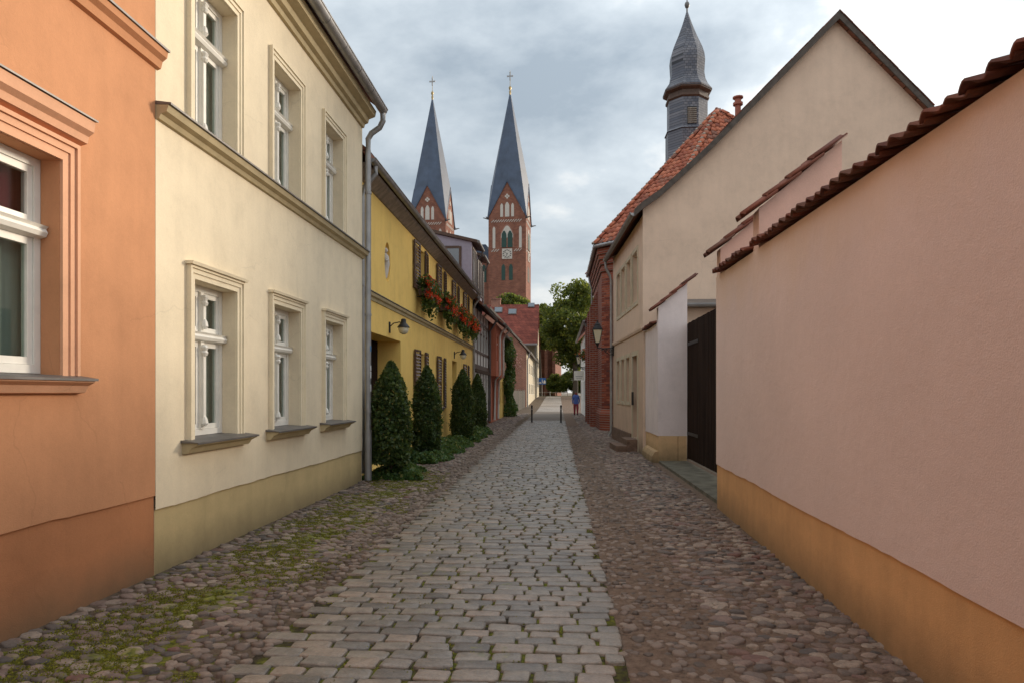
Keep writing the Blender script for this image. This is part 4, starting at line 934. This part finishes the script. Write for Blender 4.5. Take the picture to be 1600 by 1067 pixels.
def dormer(x0, x1, y0, zt, lab):
    d0, zb = 3.2, 5.6; b = MB()
    b.extrude([(y0, zb), (y0 + d0, zb), (y0 + d0, zt + .75), (y0, zt)], 0, x0, x1); dm = b.build('dormer', G['lilac'], th_)
    b = MB(); b.extrude([(y0 - .3, zt - .06), (y0 + d0, zt + .77), (y0 + d0, zt + .93), (y0 - .3, zt + .08)], 0, x0 - .12, x1 + .12); b.build('dormer_roof', G['brown'], dm)
    b = MB(); b.tube([(x0 - .14, y0 - .34, zt - .01), (x1 + .14, y0 - .34, zt - .01)], .07, 10); b.tube([(x1, y0 - .34, zt - .03), (x1, y0 - .2, zt - .35), (x1, y0 - .06, zt - .5), (x1, y0 - .06, 6.0)], .045, 8); b.build('dormer_gutter', G['zinc_dark'], dm, True)
    b = MB(); frame_box(b, y0 + .55, y0 + 2.0, 6.9, zt - .25, 0, 1, .12)
    fr = MB()
    for (ya, yb, za, zb_) in ((y0 + .5, y0 + .62, 6.6, zt - .2), (y0 + 2.2, y0 + 2.32, 6.6, zt - .02), (y0 + .62, y0 + 2.2, 6.6, 6.72), (y0 + .62, y0 + 2.2, zt - .3, zt - .18)): fr.box(x0 - .05, x0 - .004, ya, yb, za, zb_)
    f_ = fr.build('side_window_frame', G['brown'], dm)
    b = MB(); b.box(x0 - .03, x0 - .006, y0 + .62, y0 + 2.2, 6.72, zt - .3); b.build('side_window_pane', G['skyglass'], dm)
    for k in range(3):
        xa = x0 + .15 + k * (x1 - x0 - .3) / 3; xb = xa + (x1 - x0 - .3) / 3 - .04
        b = MB(); frame_box(b, xa, xb, 6.7, zt - .2, y0 - .05, y0 - .004, .08); b.build('window_frame', G['brown'], dm)
        b = MB(); b.box(xa + .08, xb - .08, y0 - .03, y0 - .006, 6.78, zt - .28); b.build('pane', G['skyglass'], dm)
G['skyglass'] = plain('reflecting_glass', (.10, .13, .16), .05, .05, spec=1.0, bmp=0)
dormer(onX(737.5, -4.15) - T1, onX(737.5, -4.15) - T1 + 2.0, .5, 8.85, '')
dormer(onX(737.5, -4.15) - T1 + 2.7, onX(737.5, -4.15) - T1 + 4.6, .5, 8.7, '')
# ------------------------------------------------------------------ red house, small yellow house, vine
XR = -3.55; R1, R2 = T2 + .05, onX(780, XR)
rh = thing('red_house', 'salmon red house with projecting upper storey and white pipes', 'house', (XR, R1, 0), R(90)); LR = R2 - R1
ops = [(k * LR / 3 + .5, (k + 1) * LR / 3 - .5, 3.3, 4.6, .1) for k in range(3)]
b = MB(); facade(b, LR, 5.2, ops, z0=2.5, y=-.3); b.box(0, LR, -.299, 6, 2.48, 2.5); shell(b, LR, 5.2, 7, y=-.29, z0=2.5); b.build('upper_wall', G['red_wall'], rh)
lo_ = [(1.0, 2.0, .1, 2.2, .15)] + [(LR * .45 + k * 2, LR * .45 + 1 + k * 2, .9, 2.1, .12) for k in range(2)]
b = MB(); facade(b, LR, 2.48, lo_); shell(b, LR, 2.48, 7, y=.01); b.build('lower_wall', G['red_wall'], rh)
for a, c, e, g, d in ops: window(rh, a + .002, c - .002, e + .002, g - .002, -.2, .7, False)
for a, c, e, g, d in lo_[1:]: window(rh, a + .002, c - .002, e + .002, g - .002, .12, .7, False)
plank_door(rh, 1.002, 1.998, .1, 2.198, .15, G['brown'], 5)
roof_simple(rh, LR, 5.2, 7, .65, 38, G['roof_brown']); gutter(rh, 0, LR, -.72, 5.22, .07, G['zinc_dark'])
for x in (LR * .3, LR * .75): pipe(rh, [(x, -.72, 5.15), (x, -.45, 4.9), (x, -.36, 4.6), (x, -.36, 2.6), (x, -.1, 2.3), (x, -.07, .1)], .06, G['white'])
XS = -3.6; S1, S2 = R2 + .05, onX(789, XS)
sh = thing('small_yellow_house', 'small ochre yellow house covered by a climbing plant at its end', 'house', (XS, S1, 0), R(90)); LS = S2 - S1
ops = [(.5 + k * 1.9, 1.5 + k * 1.9, z, z + h, .1) for k in range(max(1, int(LS / 1.9))) for z, h in ((.9, 1.4), (3.2, 1.2)) if 1.5 + k * 1.9 < LS - .2]
b = MB(); facade(b, LS, 5.0, ops); shell(b, LS, 5.0, 7, y=.01); b.build('wall', G['yellow'], sh)
for a, c, e, g, d in ops: window(sh, a + .002, c - .002, e + .002, g - .002, .1, .7, False, None, 'brown')
roof_simple(sh, LS, 5.0, 7, .4, 38, G['roof_brown']); gutter(sh, 0, LS, -.46, 5.03, .07, G['zinc_dark'])
vy = S2 - .6; n = 5200
vn = thing('climbing_plant', 'tall green climbing plant with pink blossoms on the small yellow house', 'climber', (XS + .05, vy, 0), 0)
b = MB(); b.tube([(.1, 0, -.05), (.18, .1, 1), (.1, -.1, 2.4), (.15, .1, 4.4)], [.06, .05, .04, .02], 8); b.build('stem', G['bark'], vn, True)
z = RNG.uniform(0, 5.2, n); a = RNG.uniform(0, 6.28, n); r_ = (.35 + .3 * np.sin(z * 1.6 + 1) ** 2) * np.sqrt(RNG.random(n))
P = np.stack([.28 + r_ * np.cos(a) * .8 + .1 * np.sin(z * 2.3), r_ * np.sin(a) * 2.2, z + .02], 1); leaves('foliage', P, .17, G['cover'], vn)['kind'] = 'stuff'
G['pinkbloom'] = leafmat('pink_blossom', [(0, (.6, .2, .2)), (1, (.8, .45, .42))]); P = RNG.normal(size=(160, 3)) * [.2, .5, .25] + [.7, 0, 3.6]; leaves('blossoms', P, .13, G['pinkbloom'], vn)['kind'] = 'stuff'
# ------------------------------------------------------------------ plank fence
F0, F1 = Vector((-3.72, 52.2, 0)), Vector((-3.25, 69.4, gz(69.4))); fd = (F1 - F0)
fe = thing('plank_fence', 'grey weathered plank fence in front of the brick gable', 'fence', F0, math.atan2(fd.y, fd.x)); LF = fd.length
for j in range(int(LF / .2)):
    x = j * .2; z = gz(52.2 + x) ; b = MB(); b.box(x + .008, x + .192, -.012, .012, z - .05, 1.78 + random.uniform(-.03, .03)); b.build('plank', G['fencewood'], fe)
for x in np.arange(0, LF, 2.4): b = MB(); b.box(x, x + .1, .013, .12, -.2, 1.9); b.build('post', G['greywood'], fe)
# ------------------------------------------------------------------ brick gable house and the big tiled-roof house
BG = 70.0; g0 = gz(BG)
bh = thing('brick_gable_house', 'low house with brown brick gable and ivory street front', 'house', (0, BG, g0), 0)
xa, za = ptY(785, 504, BG); xe, ze = ptY(826, 549, BG); xf = onY(822.5, BG); za -= g0; ze -= g0
sl = (za - ze) / (xe - xa); xr = xa - 1.2; zr = za + 1.2 * sl; xl = xr - (xf - xr)
b = MB(); b.extrude([(xl, -.5), (xf - .01, -.5), (xf - .01, ze + (xe - xf) * sl - .12), (xr, zr - .12), (xl, ze)], 1, 0, .4); b.build('gable_wall', G['brick_old'], bh)
b = MB(); b.box(xl + .02, xf, .401, 27, -.8, ze - .1); b.build('wall', G['ivory'], bh)
for k in range(5):
    for z in (1.2, 3.4): b = MB(); b.box(xf - .05, xf + .03, 2 + k * 4.6, 3.1 + k * 4.6, z, z + 1.3); w = b.build('window', G['white'], bh); b = MB(); b.box(xf + .031, xf + .04, 2.1 + k * 4.6, 3.0 + k * 4.6, z + .1, z + 1.2); b.build('pane', G['skyglass'], w)
b = MB(); b.extrude([(xe + .1, ze - .1), (xr, zr), (xl - .4, ze - .1), (xl - .4, ze + .1), (xr, zr + .22), (xe + .1, ze + .08)], 1, -.25, 27); b.build('roof', G['roof_brown'], bh)
b = MB(); b.extrude([(xe + .12, ze - .12), (xr, zr + .0), (xr, zr + .26), (xe + .12, ze + .12)], 1, -.30, -.251); b.build('verge_board', G['greywood'], bh)
b = MB(); b.tube([(xe + .14, -.25, ze - .02), (xe + .14, 27, ze - .02)], .09, 8); b.build('gutter', G['zinc_dark'], bh, True)
pipe(bh, [(xe + .14, .3, ze), (xf + .1, .3, ze - .8), (xf + .1, .3, -.5)], .07)
TR = 101.0; g1 = gz(TR)
tr = thing('tiled_roof_house', 'tall house with large red tiled roof and ivory gable toward the street', 'house', (0, TR, g1), 0)
xg = onY(838.5, TR); zE = zat(536, xg, TR) - g1; zR_ = zat(478, xg, TR + 6) - g1; xw = xg - 16
b = MB(); b.extrude([(.3, -1), (12, -1), (12, zE), (6, zR_ - .25), (.3, zE)], 0, xw, xg); b.build('wall', G['ivory'], tr)
b = MB(); b.extrude([(-.3, zE - .3), (6, zR_ - .1), (12.3, zE - .3), (12.3, zE - .02), (6, zR_ + .2), (-.3, zE - .02)], 0, xw - .2, xg + .18); rf = b.build('roof', G['roof_far'], tr)
def on_roof(px, py):                                      # a point on the camera side of that roof
    X = onY(px, TR + 3); t = (478 - py) / (478 - 536) ; return X, 6 - 6.3 * t, zR_ + .2 - (zR_ - zE + .22) * t
for px, py, s in ((799.5, 490, .62), (777, 487, .62), (829, 480, .5)):
    X, y, z = on_roof(px, py); b = MB(); M = Matrix.Translation((X, y, z)) @ Matrix.Rotation(math.atan2(zR_ - zE, 6), 4, 'X'); b.box(-s, s, -s, s, .0, .14, 0, M); k = b.build('skylight', G['zinc_dark'], rf); b = MB(); b.box(-s * .82, s * .82, -s * .82, s * .82, .14, .17, 0, M); b.build('pane', G['skyglass'], rf)
b = MB(); X = onY(775, TR + 6); b.box(X - .7, X + .7, 5.6, 6.6, zR_ - .8, zR_ + 1.0); b.box(X - .78, X + .78, 5.5, 6.7, zR_ + 1.001, zR_ + 1.15); b.build('chimney', G['brick_old'], rf)
for k in range(3):
    for z in (1.5, 4.4): b = MB(); b.box(xg - .05, xg + .04, 1.5 + k * 3.4, 2.7 + k * 3.4, z, z + 1.6); w = b.build('window', G['white'], tr); b = MB(); b.box(xg + .041, xg + .05, 1.6 + k * 3.4, 2.6 + k * 3.4, z + .1, z + 1.5); b.build('pane', G['skyglass'], w)
b = MB(); b.extrude([(-3.2, zE - .55), (.29, zE - .1), (.29, zE + .05), (-3.2, zE - .42)], 0, xg - 4.2, xg + .1); b.build('canopy', G['zinc_dark'], tr)
for x in (xg - 3.9, xg - .1): b = MB(); b.box(x - .06, x + .06, -3.0, -2.88, -1, zE - .5); b.build('canopy_post', G['zinc_dark'], tr)
# ------------------------------------------------------------------ church with twin towers
CY = 134.0; cg = 1.0; rot = R(-5)
xt = onY(797, CY + 3.6); cu = thing('brick_church', 'large red brick church with two slate spires beyond the street', 'church', (xt, CY + 3.6, cg), rot)
kz = (CY + .3) / FPX
def cz(py): return CAMZ + (HOR - py) * kz - cg
Hh = 3.62; zE, zA, zT = cz(340), cz(284), CAMZ + (HOR - 141) * (CY + 3.6) / FPX - cg
def lancet(b, x, w, z0, z1, y0, y1, M):
    n = 5; pts = [(x - w, z0), (x + w, z0), (x + w, z1 - w * 1.5)] + [(x + w - 2 * w * .5 * (k / n) , z1 - w * 1.5 + w * 1.5 * math.sin(math.pi / 2 * k / n)) for k in range(1, n + 1)] + [(x - w + w * (k / n), z1 - w * 1.5 + w * 1.5 * math.sin(math.pi / 2 * k / n)) for k in range(n - 1, -1, -1)]
    b.loft([[tuple(M @ Vector((p[0], y, p[1]))) for p in pts] for y in (y0, y1)])
G['finial'] = plain('dull_gilt', (.30, .22, .10), .4, .2, metal=.7)
def tower(x, clock):
    T = Matrix.Translation((x, 0, 0)); b = MB(); b.box(x - Hh, x + Hh, -Hh, Hh, -1, zE)
    tw = b.build('tower', G['brick_church'], cu)
    for k in range(4):
        M = T @ Matrix.Rotation(R(90) * k, 4, 'Z')
        def P(*a): return tuple(M @ Vector(a))
        b = MB(); b.loft([[P(-Hh, y, zE + .002), P(Hh, y, zE + .002), P(0, y, zA)] for y in (-Hh, -Hh + .5)]); b.build('gable', G['brick_church'], tw)
        b = MB()
        for s in (-1, 1): b.loft([[P(s * (Hh + .25), y, zE - .35), P(s * (Hh + .25), y, zE + .15), P(0, y, zA + .45), P(0, y, zA - .05)] for y in (-Hh - .18, -Hh + .02)])
        b.build('gable_coping', G['slate'], tw)
        F = -Hh
        for xx, w, z0, z1 in ((0, .42, cz(339), cz(316)), (-1.05, .27, cz(339), cz(318)), (1.05, .27, cz(339), cz(318)), (-2.55, .26, cz(388), cz(354)), (2.55, .26, cz(388), cz(354))):
            b = MB(); lancet(b, xx, w, z0, z1, F - .05, F + .1, M); b.build('blind_niche', G['plaster_white'], tw)
        b = MB(); lancet(b, 0, 1.35, cz(387), cz(350), F - .06, F + .1, M); arch = b.build('belfry_arch', G['brick_old'], tw)
        b = MB(); lancet(b, 0, 1.15, cz(372), cz(353), F - .09, F - .061, M); b.build('tracery', G['plaster_white'], tw)
        for s in (-.58, .58):
            b = MB(); lancet(b, s, .46, cz(387), cz(361), F - .14, F - .05, M); b.build('belfry_louvre', G['louvre'], tw)
            b = MB(); lancet(b, s * 1.25, .36, cz(438), cz(413), F - .04, F + .1, M); b.build('lancet_window', G['louvre'], tw)
        b = MB()
        for cxo, czo in ((0, .28), (0, -.28), (.28, 0), (-.28, 0)): b.loft([[P(cxo + .2 * math.cos(a * .785), y, cz(307) + czo + .2 * math.sin(a * .785)) for a in range(8)] for y in (F - .05, F + .1)])
        b.build('gable_rosette', G['plaster_white'], tw)
        for zz in (cz(346), cz(392)):
            b = MB()
            for j in range(12):
                xx = -2.9 + j * 5.8 / 12
                if zz < cz(360) and abs(xx + .24) < 1.4: continue
                for q in (0, .24): b.loft([[P(xx + q + dx, y, zz + (q / .24 - .5) * .22 + dz) for dx, dz in ((-.14, -.1), (.14, .1), (.14, .26), (-.14, .06)) ] for y in (F - .05, F + .05)])
            b.build('zigzag_band', G['plaster_white'], tw)
        for s in (-1, 1):
            b = MB(); b.tube([P(s * Hh, F, zE - .2), P(s * (Hh + 1.0), F - .3, zE + .0)], [.16, .07], 6); b.build('gargoyle', G['zinc_dark'], tw)
        if clock and k < 2:
            c0 = cz(397); b = MB(); b.loft([[P(sx * .98, y, c0 + sz * .98) for sx, sz in ((-1, -1), (1, -1), (1, 1), (-1, 1))] for y in (F - .10, F + .05)]); b.build('clock_face', G['plaster_white'], tw)
            b = MB()
            for h in range(12):
                a = h * math.pi / 6; r0, r1 = .58, .84; sn, cs = math.sin(a), math.cos(a)
                b.loft([[P(r * sn + w * cs, y, c0 + r * cs - w * sn) for r, w in ((r0, -.07), (r0, .07), (r1, .09), (r1, -.09))] for y in (F - .125, F - .101)])
            for a, r1, w in ((R(-52), .75, .035), (R(195), .5, .05)):
                sn, cs = math.sin(a), math.cos(a); b.loft([[P(r * sn + ww * cs, y, c0 + r * cs - ww * sn) for r, ww in ((-.12, -w), (-.12, w), (r1, w * .5), (r1, -w * .5))] for y in (F - .15, F - .127)])
            b.build('clock_dial', G['iron'], tw)
    b = MB(); cor = [(-Hh - .2, -Hh - .2), (Hh + .2, -Hh - .2), (Hh + .2, Hh + .2), (-Hh - .2, Hh + .2)]; mid = [(0, -Hh - .1), (Hh + .1, 0), (0, Hh + .1), (-Hh - .1, 0)]
    for k in range(4):
        c0, m0, c1 = cor[k], mid[k], cor[(k + 1) % 4]
        b.poly([(x + c0[0], c0[1], zE + .1), (x + m0[0], m0[1], zA + .4), (x, 0, zT)]); b.poly([(x + m0[0], m0[1], zA + .4), (x + c1[0], c1[1], zE + .1), (x, 0, zT)])
    b.build('spire', G['slate'], tw)
    b = MB(); b.lathe([(.16, -1.0), (.22, -.2), (.12, .0), (.27, .4), (.27, .6), (.08, .9), (.05, 1.0), (.04, 3.9)], (x, 0, zT), 8); b.build('finial', G['finial'], tw, True)
    b = MB(); b.box(x - .62, x + .62, -.06, .06, zT + 2.7, zT + 2.95); b.box(x - .12, x + .12, -.05, .05, zT + 2.0, zT + 3.6); b.build('spire_cross', G['zinc'], tw)
dxl = -(797 - 672) * (CY + 4) / FPX * 1.0
tower(0, True); tower(dxl, False)
b = MB(); b.box(dxl + Hh, -Hh, -1.5, 40, -1, cz(402)); nv = b.build('nave', G['brick_church'], cu)
b = MB(); b.extrude([(dxl + Hh - .1, cz(402)), (-Hh + .1, cz(402)), (-Hh - 1.0, cz(377)), (dxl + Hh + 1.0, cz(377))], 1, -1.3, 40); b.build('nave_roof', G['slate'], nv)
for k in range(4):
    b = MB(); lancet(b, -Hh - 1.3 - k * 1.7, .5, cz(438), cz(410), -1.56, -1.4, Matrix.Identity(4)); b.build('lancet_window', G['louvre'], nv)
# lower brick wing with lit buttresses, right of the towers
b = MB(); b.box(Hh + .6, Hh + 5.6, -6, 10, -1, 13.5); wg = b.build('wing', G['brick_church'], cu)
for k in range(4):
    x = Hh + 1.0 + k * 1.45; b = MB(); b.extrude([(-6.9, -1), (-6.001, -1), (-6.001, 12.4), (-6.9, 10.6)], 0, x, x + .55); b.build('buttress', G['brick_church'], wg)
# ------------------------------------------------------------------ trees
def tree(X, Y, zc, rx, rz, n, size, label, group, trunk_r=.35, blobs=60, seed=1, lean=0):
    g = gz(Y); t = thing('deciduous_tree', label, 'tree', (X, Y, g), 0, group); r = np.random.default_rng(seed)
    b = MB(); b.tube([(0, 0, -.2), (.1, 0, (zc - rz) * .6), (-.1, .1, zc - rz * .3), (.1, 0, zc + rz * .3)], [trunk_r, trunk_r * .8, trunk_r * .6, trunk_r * .15], 10)
    C = r.normal(size=(blobs, 3)); C /= np.linalg.norm(C, axis=1, keepdims=True); C *= (r.uniform(.25, 1, (blobs, 1)) ** .5) * .84; C = C * [rx, rx, rz] + [lean, 0, zc]
    for k in range(0, blobs, 3):
        s = Vector((0, 0, max(zc - rz * .6, min(C[k][2] - 1.0, zc + rz * .1)))); e = Vector(C[k]); m = (s + e) / 2 + Vector((0, 0, -.3)); b.tube([s, m, e], [trunk_r * .32, trunk_r * .2, .03], 5)
    b.build('trunk', G['bark'], t, True)
    R_ = r.uniform(.16, .30, blobs) * rx; k = r.integers(0, blobs, n); d = r.normal(size=(n, 3)); d /= np.linalg.norm(d, axis=1, keepdims=True)
    P = C[k] + d * (R_[k] * r.uniform(.45, 1.08, n))[:, None] * [1, 1, .75]
    leaves('crown', P, size, G['tree'], t, d, .4, .75)
tree(2.3, 97, 10.2, 5.4, 7.0, 26000, .36, 'large leafy tree filling the end of the street', 'trees at the end of the street', .45, 90, 1)
tree(6.5, 108, 9.5, 5, 7.5, 12000, .42, 'tree behind the large one, next to the chapel', 'trees at the end of the street', .4, 70, 2)
tree(-3.2, 123, 11.5, 3.6, 5.5, 9000, .42, 'tree beside the ivory gable, in front of the brick wing', 'trees at the end of the street', .3, 50, 3)
tree(-8.4, 120, 13.0, 4.4, 5.2, 12000, .42, 'tree rising above the red tiled roof below the clock', 'trees behind the tiled roof', .35, 60, 4)
tree(-14.0, 121, 12.8, 3.9, 4.6, 9000, .42, 'tree behind the tiled roof, left of the clock tower foot', 'trees behind the tiled roof', .3, 50, 5)
tree(2.9, 126, 2.7, 3.2, 2.7, 9000, .34, 'low dark bush at the end of the street below the large tree', 'bushes at the end of the street', .12, 40, 6)
tree(-.3, 127.5, 2.2, 2.6, 2.2, 6000, .32, 'low bush beside the brick wing at the end of the street', 'bushes at the end of the street', .1, 40, 8)
tree(8.0, 128, 3.4, 4.0, 3.2, 7000, .36, 'bush at the end of the street nearest the white house', 'bushes at the end of the street', .12, 40, 7)
# ------------------------------------------------------------------ street furniture, person
for px, lab in ((831, 'slim black bollard on the left side of the lane'), (876.5, 'slim black bollard on the right side of the lane')):
    Y = 37.4; X = onY(px, Y); b = MB(); b.lathe([(.055, -.05), (.055, .05), (.042, .06), (.042, .84), (.05, .85), (.05, .90), (.03, .94), (.004, .95)], (0, 0, 0), 10)
    t = thing('bollard', lab, 'bollard', (X, Y, 0), 0, 'bollards across the lane'); b.build('post', G['iron'], t, True)
    b = MB(); b.lathe([(.045, .70), (.045, .76)], (0, 0, 0), 10); b.build('band', G['zinc'], t, True)
SY = 112.0; sx = onY(847, SY); g = gz(SY)
ts = thing('traffic_sign', 'blue rectangular residential zone sign on a post by the lawn', 'sign', (sx, SY, g), 0)
b = MB(); b.tube([(0, .05, -.2), (0, .05, 3.0)], .04, 8); b.build('post', G['zinc'], ts, True)
s0, s1 = zat(600, sx, SY) - g, zat(590, sx, SY) - g; G['signblue'] = plain('sign_blue', (.02, .12, .42), .4, .05); b = MB(); b.box(-.62, .62, -.02, .005, s0, s1); b.build('panel', G['signblue'], ts)
b = MB(); y0, y1 = -.026, -.0205; m = s0 + .15
b.extrude([(.25, m), (.55, m), (.55, m + .35), (.4, m + .55), (.25, m + .35)], 1, y0, y1)          # house
b.box(-.5, -.1, y0, y1, m, m + .13); b.box(-.42, -.2, y0, y1, m + .131, m + .25)                     # car
b.box(-.02, .08, y0, y1, m + .1, m + .5); b.lathe([(.002, -.06), (.06, 0), (.002, .06)], (.03, -.022, m + .6), 6); b.box(.13, .19, y0, y1, m, m + .26)
b.build('pictogram', G['white'], ts)
rl = thing('railing', 'low white and dark railing in front of the lawn', 'railing', (-4.2, 117, 1.0), 0)
for k in range(7): b = MB(); b.box(k * .95, k * .95 + .08, -.04, .04, -.1, .8); b.build('post', G['white'] if k % 2 else G['greywood'], rl)
b = MB(); b.box(0, 5.8, -.03, .03, .6, .7); b.build('rail', G['greywood'], rl)
def person(X, Y, label):
    h = 1.66; me = bpy.data.meshes.new('person')
    v = [(0, 0, .88), (0, 0, 1.08), (0, .0, 1.30), (0, .01, 1.42), (0, .02, 1.50), (0, .0, 1.56), (0, .01, 1.64),
         (-.09, 0, .82), (-.10, .05, .47), (-.10, -.02, .10), (-.10, .12, .04), (.09, 0, .82), (.10, -.10, .47), (.10, -.16, .12), (.10, -.04, .05),
         (-.17, 0, 1.37), (-.23, -.03, 1.10), (-.22, .10, .88), (-.22, .14, .80), (.17, 0, 1.37), (.24, .02, 1.10), (.22, .14, .92), (.21, .19, .85)]
    e = [(0, 1), (1, 2), (2, 3), (3, 4), (4, 5), (5, 6), (0, 7), (7, 8), (8, 9), (9, 10), (0, 11), (11, 12), (12, 13), (13, 14), (3, 15), (15, 16), (16, 17), (17, 18), (3, 19), (19, 20), (20, 21), (21, 22)]
    r = [.19, .17, .18, .11, .06, .11, .10, .11, .09, .06, .045, .11, .09, .045, .04, .07, .055, .042, .04, .07, .055, .042, .04]
    me.from_pydata(v, e, []); o = bpy.data.objects.new('person_skeleton', me); COL.objects.link(o)
    o.modifiers.new('s', 'SKIN'); 
    for k, q in enumerate(me.skin_vertices[0].data): q.radius = (r[k], r[k] * (.75 if k in (0, 1, 2) else 1)); q.use_root = k == 0
    o.modifiers.new('d', 'SUBSURF').levels = 1
    dg = bpy.context.evaluated_depsgraph_get(); m2 = bpy.data.meshes.new_from_object(o.evaluated_get(dg)); bpy.data.objects.remove(o)
    for n_, c in (('blue_jacket', (.07, .12, .36)), ('red_trousers', (.22, .03, .04)), ('skin', (.45, .26, .18)), ('auburn_hair', (.20, .04, .03)), ('dark_shoes', (.02, .02, .02))): m2.materials.append(plain(n_, c, .8, .2, 20))
    for p in m2.polygons:
        c = p.center; p.material_index = 4 if c.z < .11 else 1 if c.z < .80 and abs(c.x) < .19 else 2 if (c.z > 1.46 and c.y > .05) or (c.z < .86 and abs(c.x) > .17) else 3 if c.z > 1.49 else 0; p.use_smooth = True
    o = bpy.data.objects.new('person', m2); COL.objects.link(o); o.location = (X, Y, gz(Y) + .0); tag(o, label, 'person')
    z0 = min(q.co.z for q in m2.vertices); o.location.z -= z0
person(onY(900, 50), 50, 'person in blue jacket and dark red trousers walking beside the white house')
